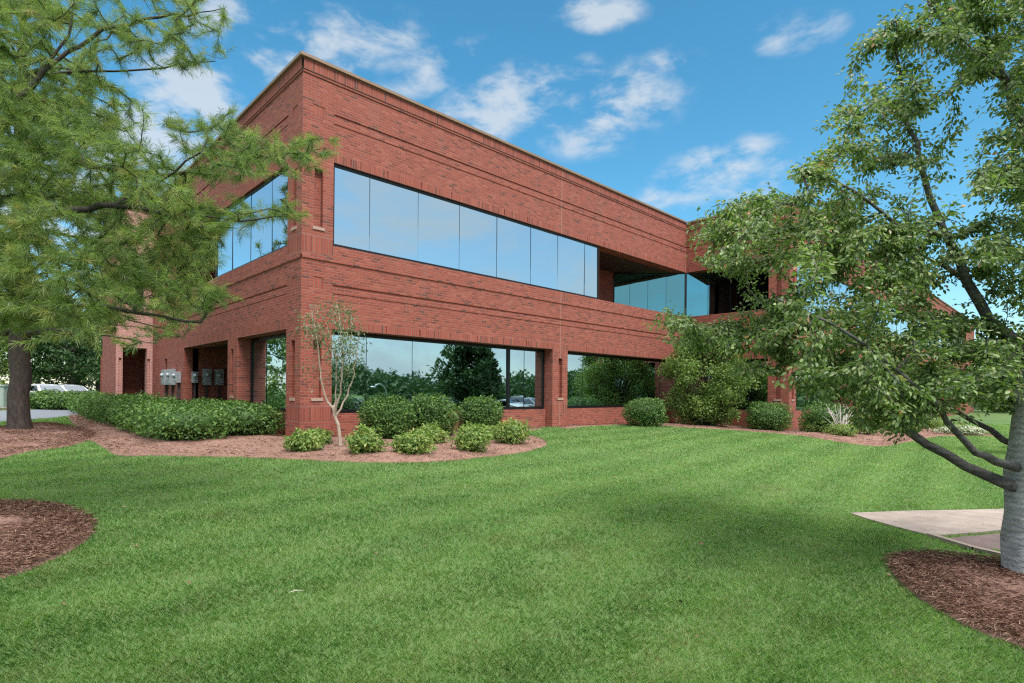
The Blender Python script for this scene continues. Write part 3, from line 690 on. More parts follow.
# --- the near broad-leaved tree on the right
def near_tree():
    r = np.random.default_rng(11); base = gp(1030, 577); w0 = float((base-CAM)@FWD)
    q = lambda x, y, dw=0: at(x, y, w0+dw)
    skel = [[base-np.array([0, 0, .15]), base+np.array([0, 0, .03]), q(1029, 540), q(1029, 490), q(1033, 430), q(1040, 350), q(1046, 270, .1), q(1044, 150, .2), q(1035, 0, .3), q(1030, -160, .3)],
            [q(1030, 487), q(1003, 483, .0), q(965, 467, .12), q(925, 443, .25), q(892, 418, .4), q(862, 392, .6), q(800, 350, .8), q(720, 320, .9)],
            [q(1031, 470), q(1000, 463, -.1), q(975, 452, -.2), q(950, 425, -.3), q(925, 395, -.45), q(870, 345, -.7), q(780, 300, -.8)],
            [q(1031, 455), q(1005, 440, .3), q(975, 420, .6), q(948, 405, .9), q(900, 370, 1.3)],
            [q(1038, 375), q(1018, 342, .1), q(992, 322, .15), q(967, 280, .2), q(945, 235, .2), q(925, 180, .2), q(905, 110, .3), q(895, 50, .3)],
            [q(967, 280, .2), q(940, 262, .5), q(880, 240, .9), q(800, 225, 1.1), q(720, 235, 1.2)],
            [q(945, 235, .2), q(900, 225, -.2), q(850, 190, -.4), q(800, 170, -.5)],
            [q(1044, 170, .1), q(1022, 120, .1), q(1003, 78, .1), q(975, 60, .2), q(950, 28, .2), q(930, 5, .3), q(915, -40, .3)],
            [q(1003, 78, .1), q(990, 40, -.1), q(980, 0, -.2)],
            [q(1038, 400), q(1075, 350, .3), q(1130, 300, .6), q(1200, 260, .8)], [q(1046, 280), q(1090, 200, -.4), q(1150, 120, -.6)], [q(1036, 440), q(1080, 420, -.6), q(1150, 390, -1.0)]]
    rads = [[.27, .215, .19, .175, .165, .12, .10, .075, .045, .02], [.07, .055, .046, .04, .032, .026, .017, .009], [.05, .038, .03, .026, .02, .014, .008], [.04, .03, .024, .02, .01],
            [.085, .06, .052, .043, .034, .025, .016, .008], [.03, .022, .018, .012, .007], [.02, .016, .012, .007], [.045, .034, .028, .022, .017, .012, .008], [.015, .011, .007],
            [.06, .04, .03, .015], [.05, .03, .015], [.06, .035, .015]]
    dense = [(640, 318), (668, 306), (705, 330), (745, 300), (770, 285), (735, 276), (695, 262), (688, 226), (712, 206), (760, 192), (800, 196), (850, 210), (905, 240), (940, 285), (985, 320), (1030, 340), (1095, 350), (1095, 405), (1015, 402), (985, 412), (955, 392), (935, 408), (915, 428), (890, 432), (862, 428), (842, 402), (800, 392), (770, 386), (735, 372), (700, 352), (660, 338)]
    upper = [(878, 22), (900, -5), (960, -30), (1100, -30), (1100, 330), (985, 318), (930, 265), (860, 215), (800, 200), (762, 190), (775, 172), (812, 150), (826, 112), (850, 78), (842, 55)]
    right = [(1030, -300), (1150, -250), (1280, -50), (1320, 200), (1250, 380), (1090, 410), (1060, 330), (1040, 0), (940, -60), (960, -200)]
    gaps = [(990, 108, 22, 34), (950, 125, 26, 14), (970, 300, 34, 22), (962, 175, 20, 26), (1005, 215, 26, 22), (900, 150, 14, 12), (1010, 300, 20, 18), (835, 232, 12, 8), (940, 75, 12, 10), (875, 60, 14, 12), (770, 282, 28, 9), (925, 215, 12, 14), (1000, 20, 12, 14)]
    def wf(x, y, r): return max(3.9, w0+.25+r.normal(0, .55)+ (0.6 if x < 800 else 0))
    T = np.concatenate([in_px(1120, [(dense, 1)], gaps, wf, r), in_px(700, [(upper, 1)], gaps, wf, r), in_px(150, [([(975, 170), (1065, 160), (1065, 345), (1020, 335), (985, 290)], 1)], [], wf, r), in_px(170, [([(930, -20), (1075, -20), (1075, 330), (1030, 330), (1010, 200), (960, 90)], 1)], [], wf, r), in_px(60, [([(860, 380), (1100, 360), (1100, 415), (1000, 405), (960, 400), (925, 425), (905, 446), (880, 440)], 1)], [], wf, r), in_px(420, [(right, 1)], [], lambda x, y, r: w0+.2+r.normal(0, .9), r)])
    P, par, fx, cnt, tips = grow(skel, rads, T, .17, .04, 5)
    root = empty('broadleaf_tree', base, 'smooth grey barked broadleaf tree standing in the brown mulch ring', 'tree')
    mb = branch_mesh(P-base, par, fx, cnt, .0024, .42, trunk_r=.12, nmain=20)
    mb.build('trunk', [M_BARKG, M_BARKL], root)
    # leaves hang alternately along the last twigs
    A, B = [], []
    par_ = np.array(par); tipset = []
    for t in tips:
        i = t; 
        for _ in range(3):
            if par_[i] < 0 or fx[i] > .012: break
            A.append(P[par_[i]]); B.append(P[i]); i = par_[i]
    A, B = np.array(A), np.array(B); k = 19
    s = r.random((len(A), k, 1)); pts = (A[:, None]+(B-A)[:, None]*s).reshape(-1, 3); ax = unit(np.repeat(B-A, k, 0)); n = len(pts)
    rd = unit(r.normal(0, 1, (n, 3)))*np.array([1, 1, .55]); D = unit(ax*.5+rd*.9+np.array([0, 0, -.45])); N = unit(r.normal(0, .6, (n, 3))+np.array([0, 0, .5])-FWD*.25)
    pts = pts+rd*r.uniform(.0, .13, (n, 1))
    L = r.uniform(.028, .054, n); tn = np.clip(r.normal(.5, .22, n), 0, .93); tn = np.where(r.random(n) < .012, 1.0, tn)
    V, Fl, T_ = leaf_mesh('c', pts-base, D, N, L, L*r.uniform(.5, .66, n), .3, True, tn, .22)
    link('crown', np_mesh('crown', V, Fl, T_), M_LEAF, root)
near_tree()

# --- pines
def needles(A, B, per, ln, wd, r, droop=.25, spread=1.0):
    """bundles of thin needles standing off the twigs A-B"""
    n = len(A); ax = unit(B-A); s = r.random((n, per, 1))**.8
    P = (A[:, None]+(B-A)[:, None]*(1-s)).reshape(-1, 3); ax = np.repeat(ax, per, 0); m = len(P)
    rd = r.normal(0, 1, (m, 3)); rd = unit(rd-ax*np.sum(rd*ax, 1)[:, None])
    D = unit(ax*r.uniform(.35, 1.1, (m, 1))+rd*spread*r.uniform(.4, 1.0, (m, 1))+np.array([0, 0, -droop])*r.uniform(0, 1, (m, 1)))
    side = unit(np.cross(D, r.normal(0, 1, (m, 3)))); L = r.uniform(.65, 1.15, (m, 1))*ln
    mid = P+D*L*.55+np.array([0, 0, .01])*L; tip = P+D*L+np.array([0, 0, -droop*.35])*L
    V = np.stack([P-side*wd*.5, P+side*wd*.5, mid+side*wd*.5, tip, mid-side*wd*.5], 1).reshape(-1, 3); b = np.arange(m)*5
    tn = np.repeat(np.clip(r.normal(.45, .28, n), 0, .96), per)+r.normal(0, .07, m); tn = np.where(r.random(m) < .02, 1.0, tn)
    return V, [np.stack([b, b+1, b+2, b+3, b+4], 1)], np.repeat(np.clip(tn, 0, 1), 5)
def pine(base, skel, rads, T, label, r, per=26, ln=.11, wd=.0032, step=.16, twig=.16, parents=2, name='pine_tree', r1=.003, far=.85):
    P, par, fx, cnt, tips = grow(skel, rads, T, step, -.03, 3, far)
    root = empty(name, base, label, 'tree'); base = np.array(base)
    branch_mesh(P-base, par, fx, cnt, r1, .45, trunk_r=.06, nmain=16).build('trunk', [M_BARKP, M_BARKD], root)
    A, B = [], []; par_ = np.array(par)
    for t in tips:
        i = t
        for q in range(parents):
            if par_[i] < 0 or fx[i] > .02: break
            A.append(P[par_[i]]); B.append(P[i]+(P[i]-P[par_[i]])*.15); i = par_[i]
        # two side shoots beside every tip
        d = unit(P[t]-P[par_[t]])
        for q in range(3):
            e = unit(d+r.normal(0, .55, 3)+np.array([0, 0, .05])); A.append(P[par_[t]]+(P[t]-P[par_[t]])*r.random()); B.append(A[-1]+e*twig*r.uniform(.6, 1.2))
    V, Fl, Tn = needles(np.array(A)-base, np.array(B)-base, per, ln, wd, r)
    link('crown', np_mesh('crown', V, Fl, Tn), M_PINE, root)
def near_pine():
    r = np.random.default_rng(21); base = gw(-140, 6.3); w0 = 6.3
    q = lambda x, y, dw=0: at(x, y, w0+dw); tr = lambda z: base+np.array([0, 0, z])
    skel = [[tr(-.2), tr(.1), tr(2), tr(4.5), tr(7), tr(9.5)],
            [tr(3.1), q(-20, 222, -.2), q(60, 213, -.3), q(115, 205, -.3), q(160, 180, -.4), q(200, 153, -.5)],
            [q(115, 205, -.3), q(180, 216, -.2), q(240, 220, -.1), q(285, 216, 0)],
            [tr(3.4), q(-20, 165, .3), q(60, 155, .4), q(110, 170, .5), q(170, 175, .5), q(240, 160, .5), q(325, 148, .4)],
            [tr(4.6), q(-30, 115, .1), q(18, 100, .1), q(45, 70, .2), q(68, 35, .3), q(75, 0, .4)],
            [tr(4.3), q(-20, 90, .6), q(60, 72, .8), q(140, 70, .9), q(215, 60, .9)],
            [q(45, 70, .2), q(100, 30, .4), q(160, 18, .5), q(225, 8, .5)],
            [tr(2.7), q(-40, 262, .5), q(40, 258, .6), q(110, 265, .7), q(190, 285, .7)], [tr(2.5), q(-40, 290, -.3), q(40, 300, -.4), q(120, 310, -.3), q(200, 322, -.2)],
            [tr(5.5), q(-60, 20, .2), q(0, -30, .3), q(80, -60, .4)],
            [tr(3.0), tr(3.2)+RGT*-1.6, tr(3.0)+RGT*-3], [tr(4.2), tr(4.5)+FWD*-1.3-RGT*.8, tr(4.4)-FWD*2.4-RGT*1.5]]
    rads = [[.24, .2, .17, .13, .08, .02], [.036, .024, .018, .013, .009, .005], [.011, .008, .006, .004], [.03, .02, .015, .011, .009, .007, .004], [.05, .03, .024, .018, .013, .008], [.035, .024, .016, .011, .006], [.014, .011, .009, .005], [.04, .026, .018, .012, .006], [.04, .024, .018, .012, .005], [.04, .026, .016, .008], [.04, .024, .01], [.04, .024, .01]]
    top = [(-60, -20), (70, -20), (165, -8), (225, 2), (228, 22), (205, 38), (232, 52), (218, 66), (160, 72), (120, 84), (150, 110), (175, 118), (215, 118), (228, 105), (236, 120), (238, 140), (200, 138), (120, 150), (-60, 180)]
    mid = [(-60, 120), (40, 108), (110, 140), (170, 145), (228, 138), (262, 134), (300, 140), (342, 130), (338, 156), (300, 176), (250, 178), (215, 185), (255, 205), (322, 200), (300, 216), (262, 222), (230, 238), (210, 262), (205, 282), (246, 300), (222, 310), (190, 318), (170, 312), (120, 305), (80, 330), (0, 330), (-60, 340)]
    low = [(-60, 210), (40, 205), (90, 225), (95, 275), (70, 305), (-60, 320)]
    gaps = [(70, 235, 24, 16), (20, 205, 18, 9), (140, 128, 26, 9), (100, 182, 22, 7), (60, 268, 14, 9), (150, 235, 14, 8), (200, 95, 30, 16), (130, 215, 18, 6), (30, 250, 12, 9), (100, 120, 12, 6), (175, 155, 14, 6), (110, 300, 9, 9)]
    wf = lambda x, y, r: max(4.6, w0+.15+r.normal(0, .5))
    T = np.concatenate([in_px(560, [(top, 1)], gaps, wf, r), in_px(900, [(mid, 1)], gaps, wf, r), in_px(140, [([(80, 170), (205, 180), (225, 240), (200, 310), (90, 320)], 1)], [], wf, r), in_px(210, [(low, 1)], gaps, lambda x, y, r: 5.2+r.normal(0, .3), r),
                        in_px(160, [([(-420, -200), (100, -220), (60, -20), (-60, 0), (-60, 330), (-330, 330)], 1)], [], lambda x, y, r: w0+r.normal(0, .9), r)])
    pine(base, skel, rads, T, 'near white pine whose long boughs hang across the left of the picture', r, 36, .09, .0027, .15, .15)
near_pine()
def far_pine():
    r = np.random.default_rng(22); base = gp(19, 431); w0 = float((base-CAM)@FWD)
    tr = lambda z, dx=0, dw=0: base+np.array([0, 0, z])+RGT*dx+FWD*dw
    skel = [[tr(-.2), tr(.02), tr(.35), tr(1.0), tr(1.9), tr(2.8), tr(4.5), tr(7), tr(10), tr(13)]]; rads = [[.33, .285, .245, .23, .225, .23, .2, .16, .11, .03]]
    T = []
    for i in range(14):
        z = 2.6+i*.72; L = 3.4*(1-(i/15)**1.4)+.6
        for j in range(5):
            th = r.uniform(0, 6.28); e = np.array([math.cos(th), math.sin(th), .0]); p0 = tr(z)
            skel.append([p0, p0+e*L*.5+np.array([0, 0, .05]), p0+e*L+np.array([0, 0, -.15*L*.4])]); rads.append([.05, .03, .01])
            for q in range(11):
                u = r.uniform(.25, 1.08); T.append(p0+e*L*u+np.array([-e[1], e[0], 0])*r.normal(0, .28*L*(1.1-u*.5))+np.array([0, 0, r.normal(-.1, .2)]))
    pine(base, skel, rads, np.array(T), 'tall pine with thick dark trunk in the mulch island by the drive', r, 26, .2, .011, .35, .3, 2, r1=.006, far=3)
far_pine()

# --- generic leafy trees and shrubs
def blob_leaves(c, rad, n, size, r, bump=.18, shell=.5, up=.35, wf=.55, flat=None, fine=False, square=2.0):
    """leaves through the outer part of a lumpy rounded volume; square > 2 gives a clipped boxier form"""
    d = unit(r.normal(0, 1, (n, 3))); q = np.sum(np.abs(d)**square, 1)**(-1/square); e = d*q[:, None]
    lump = 1+bump*noise3(d*2.2, r.integers(1e6), 1.0)+bump*.5*noise3(d*5, r.integers(1e6), 1.0)
    t = 1-shell*r.random(n)**1.6
    P = np.array(c)+e*np.array(rad)*(lump*t)[:, None]
    if flat is not None: P[:, 2] = np.maximum(P[:, 2], flat+r.uniform(0, .05, n))
    N = unit(d+r.normal(0, .55, (n, 3))+np.array([0, 0, up])); D = unit(np.cross(N, r.normal(0, 1, (n, 3)))+d*.45)
    L = size*r.uniform(.65, 1.25, n)
    return leaf_mesh('b', P, D, N, L, L*wf, .3, fine, np.clip(r.normal(.5, .24, n)+.12*noise3(P, 5, 2.5/max(rad)), 0, 1), .15)
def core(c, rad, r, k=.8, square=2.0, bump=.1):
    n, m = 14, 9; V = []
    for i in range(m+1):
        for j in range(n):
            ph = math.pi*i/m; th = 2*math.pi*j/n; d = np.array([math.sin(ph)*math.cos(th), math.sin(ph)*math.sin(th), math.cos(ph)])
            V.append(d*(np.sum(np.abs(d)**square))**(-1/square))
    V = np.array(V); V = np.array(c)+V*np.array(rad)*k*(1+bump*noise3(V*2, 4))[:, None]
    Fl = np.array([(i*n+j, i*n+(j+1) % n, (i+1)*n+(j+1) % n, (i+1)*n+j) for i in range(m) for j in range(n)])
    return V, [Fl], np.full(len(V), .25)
def shrub(name, p, rx, ry, h, n, size, mat, label, cat, group, seed, square=2.4, rz=0, bump=.16, wf=.55, stems=True):
    r = np.random.default_rng(seed); root = empty(name, p, label, cat, group, rz)
    c = (0, 0, h*.52); rad = (rx, ry, h*.5)
    parts = [core(c, rad, r, .66, square), blob_leaves(c, rad, n, size, r, bump, .42, .35, wf, .04, True, square)]
    V, Fl, T = join(parts); link('foliage', np_mesh('foliage', V, Fl, T), mat, root)
    mb = MB()
    for i in range(7):
        th = r.uniform(0, 6.28); e = np.array([math.cos(th)*rx*.5, math.sin(th)*ry*.5, h*.5]); mb.tube([np.array([0, 0, -.05])+e*np.array([.15, .15, 0]), e*.5+np.array([0, 0, .02]), e], [.02, .014, .008], 5)
    mb.build('stems', M_BARKD, root); return root
def px_shrub(name, x0, x1, ytop, ybase, mat, label, cat, group, seed, n=2600, size=.06, w=None, depth=1.0, square=2.4, bump=.16, rz=None, wf=.55):
    """a shrub standing where its foot meets the ground; real width and height from its distance"""
    xc = (x0+x1)/2; p = gp(xc, ybase) if w is None else gw(xc, w); ww = float((p-CAM)@FWD)
    rx = (x1-x0)/2/F_PX*ww*.98; p = p+FWD*rx*depth*.8
    v = ray(xc, ybase); v[2] = 0
    lim = -.12-rx*1.15 if xc < 795 else WY-.1-rx
    if p[1] > lim and xc < 900: p = p-v*((p[1]-lim)/v[1])
    if xc < 795 and p[0] > LX-.1-rx: p = p-v*((p[0]-LX+.1+rx)/v[0])
    p[2] = g1(p[0], p[1]); ww2 = float((p-CAM)@FWD)
    h = CAM[2]+(388+ (xc-512)*.0098 +4 -ytop)/F_PX*ww2-p[2]
    return shrub(name, p, rx*ww2/ww, rx*depth*ww2/ww, h*1.0, n, size, mat, label, cat, group, seed, square, -YAW if rz is None else rz, bump, wf)

DG = 'dark clipped shrubs under the front windows'
px_shrub('evergreen_shrub', 356, 409, 398, 438, M_HEDGE, 'dark round evergreen nearest the young tree, left of three under the front window', 'shrub', DG, 101, 6200, .07, square=2.9, bump=.09, depth=.9)
px_shrub('evergreen_shrub', 406, 454, 397, 433, M_HEDGE, 'dark round evergreen in the middle of three under the front window', 'shrub', DG, 102, 6200, .07, square=2.9, bump=.09, depth=.9)
px_shrub('evergreen_shrub', 458, 501, 398, 428, M_HEDGE, 'dark round evergreen right of three under the front window', 'shrub', DG, 103, 6200, .07, square=2.9, bump=.09, depth=.9)
px_shrub('evergreen_shrub', 628, 669, 399, 424, M_HEDGE, 'dark round evergreen standing alone left of the tall leafy shrub', 'shrub', DG, 104, 6200, .07, square=2.9, bump=.09, depth=.9)
px_shrub('evergreen_shrub', 755, 797, 403, 430, M_HEDGE, 'dark round evergreen beside the wing corner pier', 'shrub', DG, 105, 6200, .07, square=2.9, bump=.09, depth=.9)
px_shrub('evergreen_shrub', 812, 862, 403, 428, M_HEDGE, 'dark evergreen right of the wing pier, behind the bare twigs', 'shrub', DG, 106, 3200, .09, depth=.8)
LG = 'light green low shrubs at the bed edges'
for i, (x0, x1, yt, yb, lab) in enumerate([(283, 317, 432, 455, 'light green low shrub at the brick corner, front one of the pair'), (300, 327, 430, 448, 'light green low shrub at the brick corner, rear one of the pair'),
    (345, 378, 429, 457, 'light green low shrub just right of the young tree stem'), (391, 431, 432, 457, 'yellow green low shrub in front of the first two dark evergreens'), (413, 445, 426, 446, 'yellow green low shrub between two dark evergreens, set back'),
    (452, 489, 425, 455, 'yellow green low shrub in front of the third dark evergreen'), (480, 502, 428, 443, 'small light shrub tucked behind its two neighbours near the bed tip'), (494, 530, 421, 447, 'light green low shrub at the rounded bed tip'),
    (806, 829, 422, 434, 'small lime shrub right of the wing pier foot'), (834, 861, 424, 438, 'lime shrub below the bare pale twigs'), (858, 888, 412, 437, 'olive lime shrub behind the low bough of the near tree'), (890, 925, 414, 433, 'olive lime shrub further along the wing bed'), (925, 950, 414, 431, 'yellowing low shrub near the white flowers')]):
    px_shrub('low_shrub', x0, x1, yt, yb, M_LIME if i > 0 else M_LIME, lab, 'shrub', LG, 200+i, 1500, .075, depth=.9, square=2.0, bump=.24, wf=.5)
px_shrub('flower_clump', 945, 995, 426, 436, M_FLOWER, 'pale flowering plants at the far right end of the wing bed', 'flowers', None, 230, 1500, .09, depth=.6, square=2.0)
# clipped hedges on the left
HG = 'clipped hedges along the side wall'
def hedge(pts, width, h, n, label, seed, size=.09, grp=HG):
    """a clipped hedge following a line; leaves over a rounded box section"""
    r = np.random.default_rng(seed); pts = [np.array(p[:2]) for p in pts]; c = pts[0]; z0 = g1(*c)
    root = empty('clipped_hedge', (c[0], c[1], z0), label, 'hedge', grp)
    parts = []; path = smooth_line(pts, 1.15); m = n//len(path)
    for k, q in enumerate(path):
        w_ = width*.5*r.uniform(.88, 1.08); hh = h*r.uniform(.82, 1.04); zc = g1(*q)-z0; ctr = (q[0]-c[0], q[1]-c[1], zc+hh*.5)
        parts += [core(ctr, (w_, w_, hh*.5), r, .6, 3.0), blob_leaves(ctr, (w_, w_, hh*.5), m, size, r, .12, .36, .4, .55, zc+.03, True, 2.3)]
    V, Fl, T = join(parts); link('foliage', np_mesh('foliage', V, Fl, T), M_HEDGE, root)
def smooth_line(pts, step):
    o = [pts[0]]
    for a, b in zip(pts[:-1], pts[1:]):
        k = max(1, int(round(np.linalg.norm(b-a)/step)))
        o += [a+(b-a)*i/k for i in range(1, k+1)]
    return o
hedge([gw(188, 13.0), gw(150, 16), gw(118, 20), gw(98, 26), gw(90, 31)], 2.0, 1.0, 52000, 'long clipped hedge curving along the side wall towards the drive', 301, .085)
hedge([gw(250, 14.3), gw(226, 16), gw(203, 18.5)], 1.5, .9, 17000, 'clipped hedge behind the long one, below the corner opening', 302, .085)
hedge([gw(172, 19), gw(146, 23)], 1.5, .85, 7000, 'clipped hedge in front of the meter boxes, against the side wall', 303, .11)
hedge([gw(46, 31), gw(70, 30.5), gw(92, 30)], 1.7, 1.0, 8000, 'low hedge across the drive beyond the kerb', 304, .14)

# --- young multi-stem tree in the front bed
def young_tree():
    r = np.random.default_rng(31); base = gp(341, 449); w0 = float((base-CAM)@FWD); q = lambda x, y, dw=0: at(x, y, w0+dw)
    skel = [[base-[0, 0, .1], q(341, 447), q(338, 425), q(333, 409)], [q(333, 409), q(324, 395, .1), q(320, 370, .1), q(318, 345, .15), q(313, 320, .2), q(310, 305, .2)], [q(335, 414), q(341, 385, -.1), q(344, 355, -.15), q(340, 325, -.2), q(338, 305, -.2)],
            [q(336, 416), q(347, 395, .2), q(353, 375, .2), q(357, 355, .3), q(360, 325, .3)], [q(334, 412), q(337, 380, .25), q(335, 350, .3), q(326, 322, .4)]]
    rads = [[.05, .042, .036, .032], [.026, .02, .016, .012, .008, .004], [.022, .018, .014, .009, .004], [.022, .018, .013, .009, .004], [.018, .013, .009, .004]]
    pl = [(300, 312), (318, 303), (345, 306), (362, 318), (364, 345), (352, 372), (338, 378), (330, 350), (316, 345), (303, 330)]
    T = np.concatenate([in_px(105, [(pl, 1)], [(330, 325, 6, 8)], lambda x, y, r: w0+r.normal(0, .3), r), in_px(12, [([(300, 350), (345, 340), (345, 385), (305, 380)], 1)], [], lambda x, y, r: w0+r.normal(0, .2), r)])
    P, par, fx, cnt, tips = grow(skel, rads, T, .14, .03, 9); root = empty('young_tree', base, 'slender young tree with pale forked stems and thin foliage at the brick corner', 'tree')
    branch_mesh(P-base, par, fx, cnt, .0035, .4, trunk_r=.012, nmain=9).build('trunk', [M_BARKY, M_BARKY], root)
    pts = np.repeat(P[tips], 14, 0); n = len(pts); o = r.normal(0, .09, (n, 3)); D = unit(o+np.array([0, 0, -.05])); L = r.uniform(.05, .085, n)
    V, Fl, Tn = leaf_mesh('c', pts+o-base, D, r.normal(0, .6, (n, 3))+[0, 0, .7], L, L*.42, .3, True, None, .2); link('crown', np_mesh('crown', V, Fl, Tn), M_GREY, root)
young_tree()
# --- tall leafy shrub in the inner corner of the building
def tall_shrub():
    r = np.random.default_rng(41); base = gw(706, 23.4); root = empty('tall_shrub', base, 'tall loose yellow green shrub against the wing, left of the near tree crown', 'shrub')
    parts = []; mb = MB()
    for i in range(125):
        z = r.uniform(.3, 4.0); k = (1-abs(z-1.9)/2.6)**.6*1.95; th = r.uniform(0, 6.28); rr = k*math.sqrt(r.random()); c = np.array([math.cos(th)*rr, math.sin(th)*rr, z]); s = r.uniform(.28, .5)
        parts.append(blob_leaves(c, (s, s, s*.8), 280, .105, r, .25, .8, .3, .5)); mb.tube([np.array([0, 0, -.1])+c*[.12, .12, 0], c*[.5, .5, .45], c], [.03, .02, .008], 5)
    V, Fl, T = join(parts); link('crown', np_mesh('crown', V, Fl, T), M_OLIVE, root); mb.build('stems', M_BARKD, root)
tall_shrub()
# --- bare pale twiggy shrub
def bare_shrub():
    r = np.random.default_rng(43); base = gw(842, 20.5); root = empty('bare_shrub', base, 'leafless pale twiggy shrub above the lime shrubs near the wing', 'shrub'); mb = MB()
    for i in range(16):
        th = r.uniform(0, 6.28); a = r.uniform(.15, .6); e = np.array([math.cos(th)*a, math.sin(th)*a, 1.0]); h = r.uniform(.8, 1.25)
        p = [np.zeros(3), e*h*.35, e*h*.7+r.normal(0, .05, 3), e*h+r.normal(0, .08, 3)]; mb.tube(p, [.02, .015, .01, .005], 5)
        for k in range(2): mb.tube([p[1+k], p[1+k]+r.normal(0, .16, 3)+[0, 0, .25]], [.009, .004], 4)
    mb.build('twigs', plain('pale_twig', (.5, .45, .42), .8), root)
bare_shrub()
# --- background trees
def bg_tree(p, h, rad, mat, label, seed, trunk_h=.25, n=110, leaf=.42, lp=70, conic=False, name='background_tree', grp='trees beyond the drive'):
    r = np.random.default_rng(seed); root = empty(name, p, label, 'tree', grp); parts = []; mb = MB()
    mb.tube([(0, 0, -.2), (0, 0, h*trunk_h), (.1, .05, h*.6), (0, 0, h*.92)], [h*.022+.06, h*.017+.04, h*.01, .03], 8)
    for i in range(n):
        u = r.random()**.8; z = h*(trunk_h*.7+(1-trunk_h*.7)*u); k = rad*((1-u)**.8+.08 if conic else math.sqrt(max(.03, 1-(u*1.7-.75)**2)))
        th = r.uniform(0, 6.28); rr = k*math.sqrt(r.uniform(.1, 1)); c = np.array([math.cos(th)*rr, math.sin(th)*rr, z]); s = rad*r.uniform(.16, .3)
        parts.append(blob_leaves(c, (s, s, s*.65), lp, leaf, r, .25, .8, .3, .5)); 
        if i % 3 == 0: mb.tube([(0, 0, z*.85), c*[.5, .5, 1]-[0, 0, .1], c], [.06, .04, .02], 5)
    V, Fl, T = join(parts); link('crown', np_mesh('crown', V, Fl, T), mat, root); mb.build('trunk', M_BARKD, root); return root
for i, (px, w, h, rd, mt, cn, lab) in enumerate([(-15, 46, 8.5, 3.4, M_OLIVE, False, 'yellow green rounded tree left of the thick pine trunk beyond the drive'), (38, 52, 9.5, 3.8, M_OLIVE, False, 'yellowish spreading tree just right of the thick pine trunk'), (72, 48, 8.0, 3.0, M_WOOD, False, 'darker green tree in the gap between pine trunk and building'),
        (98, 58, 9.0, 3.4, M_WOOD, False, 'dark green tree rising right beside the far bay wall'), (-70, 42, 9.5, 3.6, M_WOOD, True, 'dark conical tree outside the left edge beyond the drive'), (120, 75, 11, 4.4, M_OLIVE, False, 'distant pale tree peeking above the far hedge')]):
    bg_tree(gw(px, w), h, rd, mt, lab, 500+i, .2, 95, .34, 75, cn)
for i, (px, w, h, rd, lab) in enumerate([(1000, 62, 7.5, 4.2, 'rounded tree far behind the grey trunk, right of the wing'), (1075, 66, 8.5, 4.6, 'rounded tree outside the right edge, beyond the wing'), (1150, 60, 7.5, 4.2, 'rounded tree furthest outside the right edge')]):
    bg_tree(gw(px, w), h, rd, M_WOOD, lab, 550+i, .1, 100, .36, 70, False, 'background_tree', 'trees beyond the wing')
# --- what the mirror glass looks out on: trees, cars, a lamp, a wooded ridge
def mir(px, w, Y=.42):
    p = CAM+FWD*w+RGT*((px-512)/F_PX*w); p = np.array([p[0], 2*Y-p[1], 0]); p[2] = g1(p[0], p[1]); return p
bg_tree(mir(463, 36), 4.9, 2.1, M_WOOD, 'broad dark tree mirrored in the ground floor front window', 520, .12, 120, .3, 80, False, 'mirrored_tree', 'trees across the car park')
bg_tree(mir(486, 40), 4.7, 1.5, M_WOOD, 'narrower dark tree mirrored right of the broad one', 521, .12, 90, .3, 70, True, 'mirrored_tree', 'trees across the car park')
for i, (x, y, h, lab) in enumerate([(-13, 17, 6.5, 'leafy tree west of the side wall, mirrored in the corner opening'), (-17, 25, 8.0, 'tall leafy tree west of the side wall, further along the drive'), (-11, 31, 7.5, 'leafy tree furthest along the drive on the west side, mirrored in the side glass')]):
    bg_tree(np.array([x, y, g1(x, y)]), h, 2.8, M_OLIVE, lab, 530+i, .15, 90, .3, 70, False, 'leafy_tree', 'trees west of the building')
def woods():
    r = np.random.default_rng(61); parts = []; n = 4200
    for i in range(n):
        th = r.uniform(-math.pi*1.0, math.pi*.28); R = r.uniform(80, 125); x, y = 5+R*math.cos(th), -5+R*math.sin(th)
        if math.cos(th) > .2 and math.sin(th) > .3: continue
        H = 3.3+1.2*math.sin(th*2.1+3.6)+1.2*math.sin(th*9)+(R-85)*.05; z = r.uniform(0, 1)**.7*H; s = r.uniform(1.3, 2.6)
        parts.append(blob_leaves((x, y, z-1), (s, s, s*.8), 26, .9, r, .25, .7, .3, .7))
    V, Fl, T = join(parts); tag(link('far_woods', np_mesh('far_woods', V, Fl, T), M_WOOD), 'wooded ridge around the site, mirrored in the windows', 'woods', kind='stuff')
woods()

